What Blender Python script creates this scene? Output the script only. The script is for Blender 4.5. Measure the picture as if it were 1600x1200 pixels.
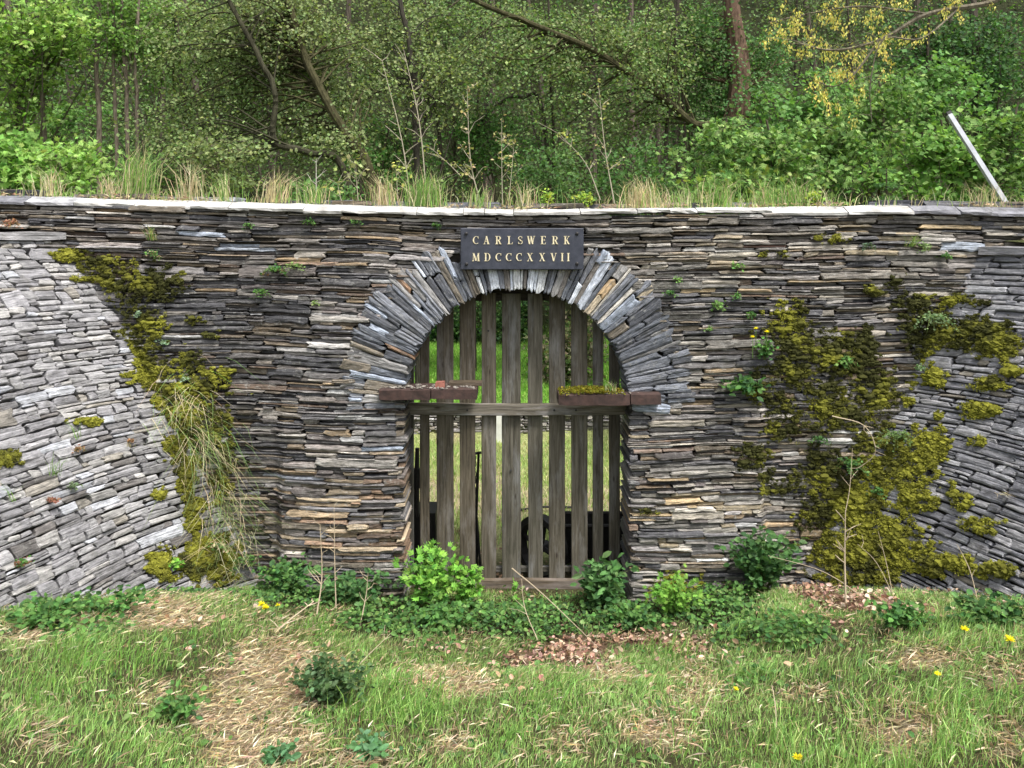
import bpy, math, random
import numpy as np
from math import radians as R, pi, sin, cos, atan2, sqrt
random.seed(7)
rng = np.random.default_rng(7)
scene = bpy.context.scene
for _o in list(bpy.data.objects): bpy.data.objects.remove(_o)
col = scene.collection

# ------------------------------------------------------------------ camera, sky, sun, exposure
CX, CY, CZ, F, HY = 0.0, -6.35, 2.77, 1250.0, 380.0
cam = bpy.data.objects.new('camera', bpy.data.cameras.new('camera')); col.objects.link(cam)
cam.location = (CX, CY, CZ); cam.rotation_euler = (R(90), 0, 0)
cam.data.sensor_width = 36; cam.data.lens = 36*F/1600; cam.data.shift_y = -(600-HY)/1600
cam.data.clip_start = .05; cam.data.clip_end = 500
scene.camera = cam
SUN_EL, SUN_AZ = 62, 142      # azimuth from +Y clockwise: from the front right of the wall
w = bpy.data.worlds.new('World'); scene.world = w; w.use_nodes = True
nt = w.node_tree; nt.nodes.clear()
sky = nt.nodes.new('ShaderNodeTexSky'); sky.sky_type = 'NISHITA'; sky.sun_disc = False
sky.sun_elevation = R(SUN_EL); sky.sun_rotation = R(SUN_AZ); sky.air_density = 1.0; sky.dust_density = 4.0; sky.ozone_density = 1.0
hsv = nt.nodes.new('ShaderNodeHueSaturation'); hsv.inputs['Saturation'].default_value = .35
bg = nt.nodes.new('ShaderNodeBackground'); bg.inputs[1].default_value = .15
wo = nt.nodes.new('ShaderNodeOutputWorld')
nt.links.new(sky.outputs[0], hsv.inputs['Color']); nt.links.new(hsv.outputs[0], bg.inputs[0]); nt.links.new(bg.outputs[0], wo.inputs[0])
sd = bpy.data.lights.new('sun', 'SUN'); sd.energy = 2.2; sd.angle = R(11); sd.color = (1, .96, .9)
sun = bpy.data.objects.new('sun', sd); col.objects.link(sun)
from mathutils import Vector, noise as mnoise
_d = Vector((sin(R(SUN_AZ))*cos(R(SUN_EL)), cos(R(SUN_AZ))*cos(R(SUN_EL)), sin(R(SUN_EL))))
sun.rotation_euler = (-_d).to_track_quat('-Z', 'Y').to_euler()
scene.view_settings.view_transform = 'Standard'; scene.view_settings.look = 'None'
scene.view_settings.exposure = .92; scene.view_settings.gamma = 1; scene.view_settings.use_curve_mapping = False
scene.cycles.max_bounces = 6; scene.cycles.transparent_max_bounces = 4

# ------------------------------------------------------------------ helpers
def at(px, py, D):
    return np.array([(px-800)/F*D, D+CY, CZ+(HY-py)/F*D])
def proj(P):
    P = np.asarray(P); D = P[..., 1]-CY
    return 800+F*P[..., 0]/D, HY-F*(P[..., 2]-CZ)/D
def tag(o, label=None, cat=None, group=None, kind=None):
    if label: o['label'] = label
    if cat: o['category'] = cat
    if group: o['group'] = group
    if kind: o['kind'] = kind
    return o
def empty(name, loc, label, cat, group=None):
    o = bpy.data.objects.new(name, None); col.objects.link(o); o.location = [float(c) for c in loc]
    o.empty_display_size = .1
    return tag(o, label, cat, group)
def mk(name, V, Fs, mat, parent=None, tint=None, st=None, smooth=False, loc=None):
    """one mesh object from arrays; Fs is one (n,k) array or a list of them"""
    V = np.asarray(V, dtype=np.float32).reshape(-1, 3)
    if not isinstance(Fs, list): Fs = [Fs]
    Fs = [np.asarray(f, dtype=np.int32) for f in Fs if len(f)]
    off = np.zeros(3)
    if loc is not None: off = np.asarray(loc, dtype=float)
    elif parent is not None: off = np.array(parent.location)
    me = bpy.data.meshes.new(name)
    me.vertices.add(len(V)); me.vertices.foreach_set('co', (V-off.astype(np.float32)).ravel())
    loops = np.concatenate([f.ravel() for f in Fs])
    starts = []; c = 0
    for f in Fs:
        starts.append(c+np.arange(len(f))*f.shape[1]); c += f.size
    starts = np.concatenate(starts)
    me.loops.add(len(loops)); me.loops.foreach_set('vertex_index', loops)
    me.polygons.add(len(starts)); me.polygons.foreach_set('loop_start', starts.astype(np.int32))
    if smooth: me.polygons.foreach_set('use_smooth', np.ones(len(starts), dtype=bool))
    else: me.polygons.foreach_set('use_smooth', np.zeros(len(starts), dtype=bool))
    me.update(calc_edges=True)
    if tint is not None:
        t = np.ones((len(V), 4), dtype=np.float32); tt = np.asarray(tint, dtype=np.float32)
        t[:, :3] = tt if tt.ndim == 2 else tt[None, :]
        a = me.attributes.new('tint', 'FLOAT_COLOR', 'POINT'); a.data.foreach_set('color', t.ravel())
    if st is not None:
        a = me.attributes.new('st', 'FLOAT_VECTOR', 'POINT'); a.data.foreach_set('vector', np.asarray(st, dtype=np.float32).ravel())
    me.materials.append(mat)
    o = bpy.data.objects.new(name, me); col.objects.link(o)
    if parent is not None: o.parent = parent
    elif loc is not None: o.location = [float(c) for c in loc]
    return o
class MB:
    """collects pieces to be linked as one mesh"""
    def __init__(s): s.V = []; s.F = {}; s.T = []; s.S = []; s.n = 0
    def add(s, V, Fs, tint=(1, 1, 1), st=None):
        V = np.asarray(V, dtype=float).reshape(-1, 3)
        if not isinstance(Fs, list): Fs = [Fs]
        for f in Fs:
            f = np.asarray(f)
            if len(f): s.F.setdefault(f.shape[1], []).append(f+s.n)
        t = np.asarray(tint, dtype=float)
        s.V.append(V); s.T.append(t if t.ndim == 2 else np.repeat(t[None, :], len(V), 0))
        s.S.append(V.copy() if st is None else np.asarray(st, dtype=float)); s.n += len(V)
    def build(s, name, mat, parent=None, smooth=False, loc=None):
        return mk(name, np.concatenate(s.V), [np.concatenate(f) for f in s.F.values()], mat, parent, np.concatenate(s.T), np.concatenate(s.S), smooth, loc)
BOXF = np.array([[0, 3, 2, 1], [4, 5, 6, 7], [0, 1, 5, 4], [1, 2, 6, 5], [2, 3, 7, 6], [3, 0, 4, 7]])
def box(x0, x1, y0, y1, z0, z1):
    return np.array([[x0, y0, z0], [x1, y0, z0], [x1, y1, z0], [x0, y1, z0], [x0, y0, z1], [x1, y0, z1], [x1, y1, z1], [x0, y1, z1]], dtype=float)
def tube(P, r, k=6, caps=True):
    P = np.asarray(P, dtype=float); n = len(P); r = np.broadcast_to(np.asarray(r, dtype=float), (n,))
    T = np.gradient(P, axis=0); T /= np.linalg.norm(T, axis=1)[:, None]+1e-9
    ref = np.array([0, 0, 1.]) if abs(T[:, 2]).mean() < .8 else np.array([1., 0, 0])
    A = np.cross(T, ref); A /= np.linalg.norm(A, axis=1)[:, None]+1e-9; B = np.cross(T, A)
    a = np.arange(k)/k*2*pi
    V = P[:, None, :]+r[:, None, None]*(np.cos(a)[None, :, None]*A[:, None, :]+np.sin(a)[None, :, None]*B[:, None, :])
    V = V.reshape(-1, 3); i = np.arange(n-1)[:, None]*k; j = np.arange(k)[None, :]; j2 = (j+1) % k
    Q = np.stack([i+j, i+j2, i+k+j2, i+k+j], -1).reshape(-1, 4)
    Fs = [Q]
    if caps: Fs.append(np.array([list(range(k))[::-1], list(range((n-1)*k, n*k))]))
    return V, Fs
def smoothpath(P, m=6):
    P = [np.asarray(p, dtype=float) for p in P]; out = []
    Q = [2*P[0]-P[1]]+P+[2*P[-1]-P[-2]]
    for i in range(1, len(Q)-2):
        for k in range(m):
            t = k/m; a, b, c, d = Q[i-1:i+3]
            out.append(.5*((2*b)+(-a+c)*t+(2*a-5*b+4*c-d)*t*t+(-a+3*b-3*c+d)*t**3))
    out.append(P[-1]); return np.array(out)
def vn(x, y, s=1., seed=0):
    """cheap smooth value noise in -1..1, vectorised"""
    x = np.asarray(x, dtype=float)*s+seed*17.3; y = np.asarray(y, dtype=float)*s+seed*31.7
    xi = np.floor(x); yi = np.floor(y); fx = x-xi; fy = y-yi
    fx = fx*fx*(3-2*fx); fy = fy*fy*(3-2*fy)
    def h(a, b):
        v = np.sin(a*127.1+b*311.7+seed*7.7)*43758.5453; return (v-np.floor(v))*2-1
    return (h(xi, yi)*(1-fx)+h(xi+1, yi)*fx)*(1-fy)+(h(xi, yi+1)*(1-fx)+h(xi+1, yi+1)*fx)*fy
def fbm(x, y, s=1., seed=0, o=4):
    r = 0; a = 1; t = 0
    for k in range(o): r = r+a*vn(x, y, s*2**k, seed+k); t += a; a *= .5
    return r/t
def sstep(a, b, x):
    t = np.clip((np.asarray(x, dtype=float)-a)/(b-a), 0, 1); return t*t*(3-2*t)

# ------------------------------------------------------------------ materials
def newmat(name):
    m = bpy.data.materials.new(name); m.use_nodes = True; t = m.node_tree; t.nodes.clear()
    out = t.nodes.new('ShaderNodeOutputMaterial')
    return m, t, out
def N(t, ty, **kw):
    n = t.nodes.new(ty)
    for k, v in kw.items():
        if k in n.inputs: n.inputs[k].default_value = v
        else: setattr(n, k, v)
    return n
def attr(t, name): return N(t, 'ShaderNodeAttribute', attribute_name=name)
def ramp(t, fac, stops):
    r = t.nodes.new('ShaderNodeValToRGB'); e = r.color_ramp.elements
    e[0].position = stops[0][0]; e[0].color = (*stops[0][1], 1)
    e[1].position = stops[-1][0]; e[1].color = (*stops[-1][1], 1)
    for p, c in stops[1:-1]:
        x = e.new(p); x.color = (*c, 1)
    t.links.new(fac, r.inputs[0]); return r.outputs[0]
def mixc(t, fac, a, b, mode='MIX'):
    n = t.nodes.new('ShaderNodeMix'); n.data_type = 'RGBA'; n.blend_type = mode
    for s, v in ((0, fac), (6, a), (7, b)):
        if isinstance(v, (int, float)): n.inputs[s].default_value = v
        elif isinstance(v, tuple): n.inputs[s].default_value = (*v, 1)
        else: t.links.new(v, n.inputs[s])
    return n.outputs[2]
def g3(v): return (v, v, v)

def slate_mat():
    m, t, out = newmat('slate'); L = t.links.new
    st = attr(t, 'st'); ti = attr(t, 'tint'); geo = N(t, 'ShaderNodeNewGeometry')
    mp = N(t, 'ShaderNodeMapping'); mp.inputs['Scale'].default_value = (5, 85, 1); L(st.outputs['Vector'], mp.inputs[0])
    n1 = N(t, 'ShaderNodeTexNoise', Scale=1., Detail=5., Roughness=.65); L(mp.outputs[0], n1.inputs['Vector'])
    mp2 = N(t, 'ShaderNodeMapping'); mp2.inputs['Scale'].default_value = (16, 30, 1); L(st.outputs['Vector'], mp2.inputs[0])
    n2 = N(t, 'ShaderNodeTexNoise', Scale=1., Detail=6., Roughness=.7); L(mp2.outputs[0], n2.inputs['Vector'])
    n3 = N(t, 'ShaderNodeTexNoise', Scale=5., Detail=6., Roughness=.75); L(geo.outputs['Position'], n3.inputs['Vector'])
    n4 = N(t, 'ShaderNodeTexNoise', Scale=26., Detail=5., Roughness=.75); L(geo.outputs['Position'], n4.inputs['Vector'])
    c = mixc(t, 1., ti.outputs['Color'], ramp(t, n1.outputs[0], [(.34, g3(.35)), (.43, g3(.9)), (.55, g3(1.15)), (.68, g3(1.8))]), 'MULTIPLY')
    c = mixc(t, 1., c, ramp(t, n2.outputs[0], [(.32, g3(.5)), (.5, g3(1.)), (.66, g3(1.35))]), 'MULTIPLY')
    c = mixc(t, ramp(t, n4.outputs[0], [(.55, g3(0)), (.72, g3(.6))]), c, (.42, .42, .39))      # pale lichen flecks
    c = mixc(t, ramp(t, n3.outputs[0], [(.56, g3(0)), (.74, g3(.5))]), c, (.085, .075, .045))      # grime
    b = N(t, 'ShaderNodeBsdfPrincipled'); L(c, b.inputs['Base Color']); b.inputs['Roughness'].default_value = .5
    L(ramp(t, n2.outputs[0], [(.3, g3(.35)), (.7, g3(.75))]), b.inputs['Roughness'])
    add = N(t, 'ShaderNodeMath', operation='ADD'); L(n1.outputs[0], add.inputs[0]); L(n2.outputs[0], add.inputs[1])
    bu = N(t, 'ShaderNodeBump', Strength=1., Distance=.014); L(add.outputs[0], bu.inputs['Height']); L(bu.outputs[0], b.inputs['Normal'])
    L(b.outputs[0], out.inputs[0]); return m
def simple_mat(name, c0, c1, scale=8, rough=.8, bump=.01, metallic=0, tinted=False, aniso=None, spec=.5):
    m, t, out = newmat(name); L = t.links.new
    co = attr(t, 'st') if tinted else N(t, 'ShaderNodeTexCoord')
    mp = N(t, 'ShaderNodeMapping'); mp.inputs['Scale'].default_value = aniso or (1, 1, 1)
    L(co.outputs['Vector' if tinted else 'Object'], mp.inputs[0])
    n = N(t, 'ShaderNodeTexNoise', Scale=scale, Detail=6., Roughness=.68); L(mp.outputs[0], n.inputs['Vector'])
    c = ramp(t, n.outputs[0], [(.3, c0), (.7, c1)])
    if tinted: c = mixc(t, 1., c, attr(t, 'tint').outputs['Color'], 'MULTIPLY')
    b = N(t, 'ShaderNodeBsdfPrincipled', Roughness=rough, Metallic=metallic); L(c, b.inputs['Base Color'])
    b.inputs['Specular IOR Level'].default_value = spec
    bu = N(t, 'ShaderNodeBump', Strength=.8, Distance=bump); L(n.outputs[0], bu.inputs['Height']); L(bu.outputs[0], b.inputs['Normal'])
    L(b.outputs[0], out.inputs[0]); return m
def leaf_mat(name, trans=.35, rough=.5, spec=.35):
    m, t, out = newmat(name); L = t.links.new
    ti = attr(t, 'tint'); geo = N(t, 'ShaderNodeNewGeometry')
    n = N(t, 'ShaderNodeTexNoise', Scale=30., Detail=2.); L(geo.outputs['Position'], n.inputs['Vector'])
    c = mixc(t, 1., ti.outputs['Color'], ramp(t, n.outputs[0], [(.3, g3(.75)), (.7, g3(1.25))]), 'MULTIPLY')
    b = N(t, 'ShaderNodeBsdfPrincipled', Roughness=rough); b.inputs['Specular IOR Level'].default_value = spec; L(c, b.inputs['Base Color'])
    tr = N(t, 'ShaderNodeBsdfTranslucent'); L(mixc(t, 1., c, (1.25, 1.3, .7), 'MULTIPLY'), tr.inputs[0])
    mx = N(t, 'ShaderNodeMixShader', Fac=trans); L(b.outputs[0], mx.inputs[1]); L(tr.outputs[0], mx.inputs[2])
    L(mx.outputs[0], out.inputs[0]); return m
def wood_mat():
    m, t, out = newmat('weathered_wood'); L = t.links.new
    st = attr(t, 'st'); ti = attr(t, 'tint')
    mp = N(t, 'ShaderNodeMapping'); mp.inputs['Scale'].default_value = (55, 2.2, 1); L(st.outputs['Vector'], mp.inputs[0])
    n1 = N(t, 'ShaderNodeTexNoise', Scale=1., Detail=6., Roughness=.7, Distortion=.6); L(mp.outputs[0], n1.inputs['Vector'])
    mp2 = N(t, 'ShaderNodeMapping'); mp2.inputs['Scale'].default_value = (9, 1.6, 1); L(st.outputs['Vector'], mp2.inputs[0])
    n2 = N(t, 'ShaderNodeTexNoise', Scale=1., Detail=5., Roughness=.7); L(mp2.outputs[0], n2.inputs['Vector'])
    mp3 = N(t, 'ShaderNodeMapping'); mp3.inputs['Scale'].default_value = (11, 3.2, 1); L(st.outputs['Vector'], mp3.inputs[0])
    vo = N(t, 'ShaderNodeTexVoronoi', Scale=1.); L(mp3.outputs[0], vo.inputs['Vector'])
    c = ramp(t, n1.outputs[0], [(.28, (.03, .025, .018)), (.48, (.11, .1, .078)), (.62, (.175, .16, .128)), (.75, (.25, .235, .2))])
    c = mixc(t, ramp(t, n2.outputs[0], [(.5, g3(0)), (.7, g3(.8))]), c, (.30, .30, .30))
    c = mixc(t, ramp(t, n2.outputs[0], [(.25, g3(.7)), (.42, g3(0))]), c, (.05, .05, .03))
    c = mixc(t, ramp(t, vo.outputs[0], [(.05, g3(.85)), (.12, g3(0))]), c, (.03, .02, .015))  # knots
    c = mixc(t, 1., c, ti.outputs['Color'], 'MULTIPLY')
    b = N(t, 'ShaderNodeBsdfPrincipled', Roughness=.82); L(c, b.inputs['Base Color']); b.inputs['Specular IOR Level'].default_value = .25
    bu = N(t, 'ShaderNodeBump', Strength=.9, Distance=.006); L(n1.outputs[0], bu.inputs['Height']); L(bu.outputs[0], b.inputs['Normal'])
    L(b.outputs[0], out.inputs[0]); return m
def ground_mat():
    m, t, out = newmat('ground'); L = t.links.new
    ti = attr(t, 'tint'); geo = N(t, 'ShaderNodeNewGeometry')
    n1 = N(t, 'ShaderNodeTexNoise', Scale=40., Detail=8., Roughness=.8); L(geo.outputs['Position'], n1.inputs['Vector'])
    n2 = N(t, 'ShaderNodeTexNoise', Scale=3., Detail=6., Roughness=.7); L(geo.outputs['Position'], n2.inputs['Vector'])
    c = mixc(t, 1., ti.outputs['Color'], ramp(t, n1.outputs[0], [(.3, g3(.4)), (.7, g3(1.6))]), 'MULTIPLY')
    c = mixc(t, 1., c, ramp(t, n2.outputs[0], [(.3, g3(.7)), (.7, g3(1.3))]), 'MULTIPLY')
    b = N(t, 'ShaderNodeBsdfPrincipled', Roughness=.95); L(c, b.inputs['Base Color']); b.inputs['Specular IOR Level'].default_value = .1
    bu = N(t, 'ShaderNodeBump', Strength=1., Distance=.04); L(n1.outputs[0], bu.inputs['Height']); L(bu.outputs[0], b.inputs['Normal'])
    L(b.outputs[0], out.inputs[0]); return m
SLATE = slate_mat(); WOOD = wood_mat(); GROUND = ground_mat()
LEAF = leaf_mat('leaf', .35, .6, .18); GRASS = leaf_mat('grass', .3, .55, .3); MOSS = leaf_mat('moss', .1, .95, .05); DRY = leaf_mat('dry_stalk', .15, .8, .15)
CORE = simple_mat('wall_core', (.02, .018, .015), (.055, .048, .038), 20, 1., .02, spec=.1)
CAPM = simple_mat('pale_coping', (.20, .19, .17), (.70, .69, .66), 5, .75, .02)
BARK = simple_mat('bark', (.35, .35, .35), (1.5, 1.5, 1.5), 22, .95, .02, tinted=True, aniso=(1, 1, .3), spec=.1)
PLAQ = simple_mat('painted_iron_plate', (.018, .022, .034), (.05, .055, .075), 14, .5, .002)
GOLD = simple_mat('gold_paint', (.55, .46, .26), (.85, .78, .56), 60, .45, .001)
IRON = simple_mat('black_iron', (.008, .008, .008), (.025, .022, .02), 15, .6, .003)
RUST = simple_mat('rusty_beam', (.018, .011, .009), (.075, .04, .032), 14, .85, .006)
GALV = simple_mat('galvanised_steel', (.27, .28, .30), (.45, .47, .49), 12, .4, .001, metallic=.3)
WHITE = simple_mat('white_paint', (.6, .6, .58), (.8, .8, .78), 6, .6, .001)
RUBBLE = simple_mat('rubble', (.06, .05, .04), (.34, .31, .27), 12, .9, .01)

# ------------------------------------------------------------------ ground height
UC, ZC, RI = .04, 1.51, .893        # centre of the arch and its inner radius
JL = lambda v: np.interp(v, [-.3, .13, .64, 1.15, 1.65, 2.16, 2.67, 3.1], [-1.83, -2.03, -2.26, -2.49, -2.79, -3.05, -3.45, -3.78])
JR = lambda v: np.interp(v, [-.3, .13, 2.67, 3.1], [2.05, 2.26, 3.70, 3.94])
def wing_dir(s):
    n = 24; ss = np.linspace(0, 1, n)*np.asarray(s)[..., None]
    th = np.radians(48+26*sstep(0, 1.1, ss))
    return np.cos(th).mean(-1)*s, np.sin(th).mean(-1)*s
def wing(s, v, side):
    s = np.asarray(s, dtype=float); v = np.asarray(v, dtype=float)
    a, b = wing_dir(s)
    return np.stack(np.broadcast_arrays((JL(v)-a) if side < 0 else (JR(v)+a), -b+0*v, v+0*s), -1)
WL_TOP = lambda s: 2.80+.03*np.asarray(s)
WR_TOP = lambda s: 2.72-.10*np.asarray(s)
LAWN_Y, HILL_Y = 4.85, 13.2
def ground(x, y):
    x = np.asarray(x, dtype=float); y = np.asarray(y, dtype=float)
    a = np.abs(x); f = np.maximum(-y, 0)
    zf = .2*np.minimum(f, 9)+.2*sstep(.9, 2.7, a)*sstep(0, 1.9, f)+.10*sstep(1., 2., a)*sstep(-.1, .4, f)
    zf = zf+.05*fbm(x, y, .9, 3)+.018*fbm(x, y, 4., 9)
    zf = zf-.17*np.exp(-((x-.1)/1.3)**2-((f-1.)/.8)**2)
    zb = .36*sstep(LAWN_Y-.15, LAWN_Y+.25, y)-.12*(1-sstep(1.2, 2.2, y))+np.maximum(y-HILL_Y, 0)*1.1+.03*fbm(x, y, .6, 5)
    side = np.maximum(a-9, 0)
    zb = zb+.25*sstep(HILL_Y, HILL_Y+6, y)*fbm(x, y, .25, 8)*4
    k = sstep(0, .5, y)
    return zf*(1-k)+zb*k

# foreground zones, as patches on the ground (x, y centre and radii are found from where they show)
def zone(px, py, blobs):
    r = 0
    for bx, by, rx, ry, a in blobs:
        r = np.maximum(r, a*np.exp(-((px-bx)/rx)**2-((py-by)/ry)**2))
    return r
DRYZ = [(235, 965, 85, 20, 1.), (430, 1070, 85, 55, 1.1), (400, 1160, 90, 50, 1.), (350, 1120, 80, 40, .7), (705, 1075, 75, 24, .9), (1430, 1035, 75, 22, .9), (940, 1062, 55, 20, .8), (1090, 1090, 60, 40, .6), (60, 1000, 60, 10, .6), (900, 1170, 50, 40, .6), (700, 1165, 40, 30, .5), (1250, 1090, 70, 25, .6), (1420, 1150, 70, 40, .6), (1560, 1060, 60, 25, .7), (1030, 1150, 60, 35, .6), (70, 1150, 60, 40, .5), (1570, 1170, 50, 40, .6), (560, 1190, 60, 20, .5), (230, 1100, 50, 30, .4)]
LITZ = [(900, 1020, 75, 26, 1.), (1010, 1000, 70, 14, 1.), (700, 1068, 60, 14, .5), (820, 1030, 60, 20, .7), (1270, 925, 55, 18, 1.), (1340, 945, 70, 18, 1.), (1420, 955, 80, 12, .8), (1060, 1010, 45, 20, .9), (1540, 950, 50, 8, .5), (1300, 975, 50, 22, .6), (620, 1010, 60, 12, .3)]
COVZ = [(480, 930, 110, 26, 1.), (620, 970, 110, 30, 1.), (800, 972, 170, 34, 1.), (960, 962, 120, 34, 1.), (1120, 950, 110, 40, .9), (1180, 990, 90, 25, .7), (100, 955, 120, 18, .8), (260, 925, 120, 10, .8), (1540, 975, 90, 16, .8), (1400, 975, 60, 12, .5), (60, 975, 60, 16, .8), (700, 1010, 120, 16, .5)]
def zones(x, y):
    z = ground(x, y); px, py = proj(np.stack([x, y, z], -1))
    n = fbm(x, y, 2.2, 21)
    return (zone(px, py, DRYZ)+.45*n, zone(px, py, LITZ)+.4*fbm(x, y, 3., 22), zone(px, py, COVZ)+.3*fbm(x, y, 2.5, 23), px, py)

def grid_mesh(name, xs, ys, zf, colf, mat, kind='structure'):
    X, Y = np.meshgrid(xs, ys); Z = zf(X, Y); nx, ny = len(xs), len(ys)
    i = np.arange(ny-1)[:, None]*nx+np.arange(nx-1)[None, :]
    Q = np.stack([i, i+1, i+nx+1, i+nx], -1).reshape(-1, 4)
    o = mk(name, np.stack([X, Y, Z], -1), Q, mat, tint=colf(X, Y).reshape(-1, 3), smooth=True); tag(o, kind=kind); return o
def gcol(X, Y):
    d, l, c, px, py = zones(X, Y)
    C = np.zeros(X.shape+(3,)); C[:] = (.10, .095, .045)
    def mix(C, k, c): return C*(1-k[..., None])+np.array(c)*k[..., None]
    C = mix(C, sstep(.3, .7, d), (.42, .34, .22)); C = mix(C, sstep(.4, .7, l), (.17, .10, .07)); C = mix(C, sstep(.4, .8, c), (.05, .05, .025))
    b = sstep(.3, .8, Y); n = fbm(X, Y, 1.5, 31)
    lawn = np.zeros_like(C); lawn[:] = (.36, .40, .16)
    lawn = mix(lawn, sstep(.0, .5, n+1.2*np.exp(-((Y-2.3)/.45)**2)-.1*(Y > 5)), (.42, .36, .22))
    lawn = mix(lawn, sstep(LAWN_Y+.2, LAWN_Y+.4, Y), (.14, .33, .035))
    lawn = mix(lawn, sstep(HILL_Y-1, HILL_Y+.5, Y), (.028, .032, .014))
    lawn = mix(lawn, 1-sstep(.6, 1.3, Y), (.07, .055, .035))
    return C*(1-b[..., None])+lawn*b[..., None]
xs = np.concatenate([np.linspace(-70, -12, 16), np.linspace(-11.5, -5.2, 22), np.arange(-5.1, 5.11, .06), np.linspace(5.2, 11.5, 22), np.linspace(12, 70, 16)])
ys = np.concatenate([np.linspace(-60, -8, 14), np.linspace(-7.5, -4.2, 12), np.arange(-4.1, .6, .06), np.arange(.62, 5.4, .1), np.linspace(5.5, 30, 70), np.linspace(31, 70, 20)])
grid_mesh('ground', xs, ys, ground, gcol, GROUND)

# ------------------------------------------------------------------ stones
PAL = [((.085, .088, .10), 5), ((.055, .058, .07), 5), ((.14, .14, .15), 4), ((.19, .185, .18), 2.5), ((.12, .105, .085), 3), ((.19, .15, .10), 1.0), ((.28, .28, .28), 1.6), ((.10, .075, .06), 1.2), ((.33, .35, .38), .5)]
PALW = [((.27, .265, .27), 5), ((.22, .215, .225), 4), ((.32, .31, .30), 3), ((.17, .165, .17), 2), ((.26, .24, .21), .8), ((.36, .37, .40), 1.2), ((.13, .12, .115), 1)]
PALR = [((.19, .19, .205), 5), ((.14, .14, .155), 3), ((.25, .245, .255), 4), ((.31, .31, .325), 2), ((.19, .17, .14), 1.)]
def pick(pal):
    t = random.random()*sum(k for _, k in pal)
    for c, k in pal:
        t -= k
        if t <= 0: break
    j = random.uniform(.8, 1.22); return np.array(c)*j
def stone(quad, depth, proud, surf, rag=.12, nmin=2, rough=1., slant=.12):
    """quad: 4 corners (u,v) ccw from lower left; surf(u,v)->point, normal. returns V, F, st"""
    (a, b, c, d) = [np.array(q, dtype=float) for q in quad]
    L = np.linalg.norm((b-a)+(c-d))/2; H = np.linalg.norm((d-a)+(c-b))/2
    nu = int(min(9, max(nmin, round(L/.05)))); nv = 3 if H > .03 else 2
    e = min(.010, H*.2); tu = np.concatenate([[0, min(.35, e/L*1.2)], np.linspace(0, 1, nu+1)[1:-1], [1-min(.35, e/L*1.2), 1]])
    tv = np.array([0, .18, .52, .85, 1]) if nv == 3 else np.array([0, .28, .72, 1])
    U, W = np.meshgrid(tu, tv)
    U = U+(rng.random(U.shape)-.5)*.3/(len(tu))*((U > 0.02) & (U < .98)); 
    P = ((1-U)*(1-W))[..., None]*a+(U*(1-W))[..., None]*b+(U*W)[..., None]*c+((1-U)*W)[..., None]*d
    ax = ((b-a)+(c-d)); ax /= np.linalg.norm(ax)+1e-9; ay = np.array([-ax[1], ax[0]])
    # ragged outline
    sd_ = rng.random()*100
    low = vn(U*L*18+sd_, 0*U, 1.)*.5+vn(U*L*45+sd_, 0*U+3, 1.)*.5
    hi = vn(U*L*18+sd_+40, 0*U, 1.)*.5+vn(U*L*45+sd_+9, 0*U+8, 1.)*.5
    off = (1-W)*low+W*hi
    P = P+ay*(off*H*rag)[..., None]
    end = vn(W*3+sd_, U*0+5, 1.)
    P = P+ax*(((U < .1)*1.+(U > .9)*1.)*end*min(.02, L*slant))[..., None]
    # corners rounded off
    ru = np.minimum(U, 1-U)*L; rv = np.minimum(W, 1-W)*H; rr = min(.009, H*.3)*random.uniform(.1, 1.)
    cu = np.clip(1-ru/rr, 0, 1)*np.clip(1-rv/rr, 0, 1)
    P = P+(ax*(np.sign(.5-U)*rr*.5*cu)[..., None])+(ay*(np.sign(.5-W)*rr*.35*cu)[..., None])
    edge = np.minimum(np.clip(ru/(.009+.3*e), 0, 1), np.clip(rv/(min(.009, .25*H)), 0, 1))
    lay = np.round(vn(U*L*9+sd_, W*H*40, 1.)*2.2)/2.2
    h = proud+(edge-1)*min(.007, .2*H)+rough*(lay*.006+vn(U*L*30+sd_, W*H*60, 1.)*.0045)*edge
    h = h+(U-.5)*random.uniform(-.012, .012)+(W-.5)*random.uniform(-.012, .006)
    S, Nn = surf(P[..., 0], P[..., 1])
    V = S+Nn*h[..., None]; m, n = U.shape
    idx = np.arange(m*n).reshape(m, n)
    Q = np.stack([idx[:-1, :-1], idx[:-1, 1:], idx[1:, 1:], idx[1:, :-1]], -1).reshape(-1, 4)
    ring = np.concatenate([idx[0, :], idx[1:, -1], idx[-1, -2::-1], idx[-2:0:-1, 0]])
    V = V.reshape(-1, 3); Sf = S.reshape(-1, 3); Nf = Nn.reshape(-1, 3)
    back = Sf[ring]-Nf[ring]*depth; k = len(ring); base = m*n
    V = np.concatenate([V, back]); j = np.arange(k); j2 = (j+1) % k
    Qs = np.stack([ring[j2], ring[j], base+j, base+j2], -1)
    so = rng.random(2)*50
    st = np.stack([((P-a)@ax), ((P-a)@ay), 0*U], -1).reshape(-1, 3)+np.array([so[0], so[1], 0])
    st = np.concatenate([st, st[ring]+np.array([0, 0, 0])+np.array([.0, .01, 0])])
    return V, np.concatenate([Q, Qs]), st
def guillotine(u0, u1, v0, v1, hm, lm, out, first=True):
    H = v1-v0; L = u1-u0
    hmax = random.uniform(*hm)
    if H > hmax and H > 2*hm[0]*.6:
        f = random.uniform(.3, .7); m = v0+H*f
        guillotine(u0, u1, v0, m, hm, lm, out, False); guillotine(u0, u1, m, v1, hm, lm, out, False); return
    lmax = random.uniform(*lm)*(.75+H/hm[1]*.5)
    if L > lmax:
        f = random.uniform(.3, .7); m = u0+L*f
        guillotine(u0, m, v0, v1, hm, lm, out, False); guillotine(m, u1, v0, v1, hm, lm, out, False); return
    out.append((u0, u1, v0, v1))
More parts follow.
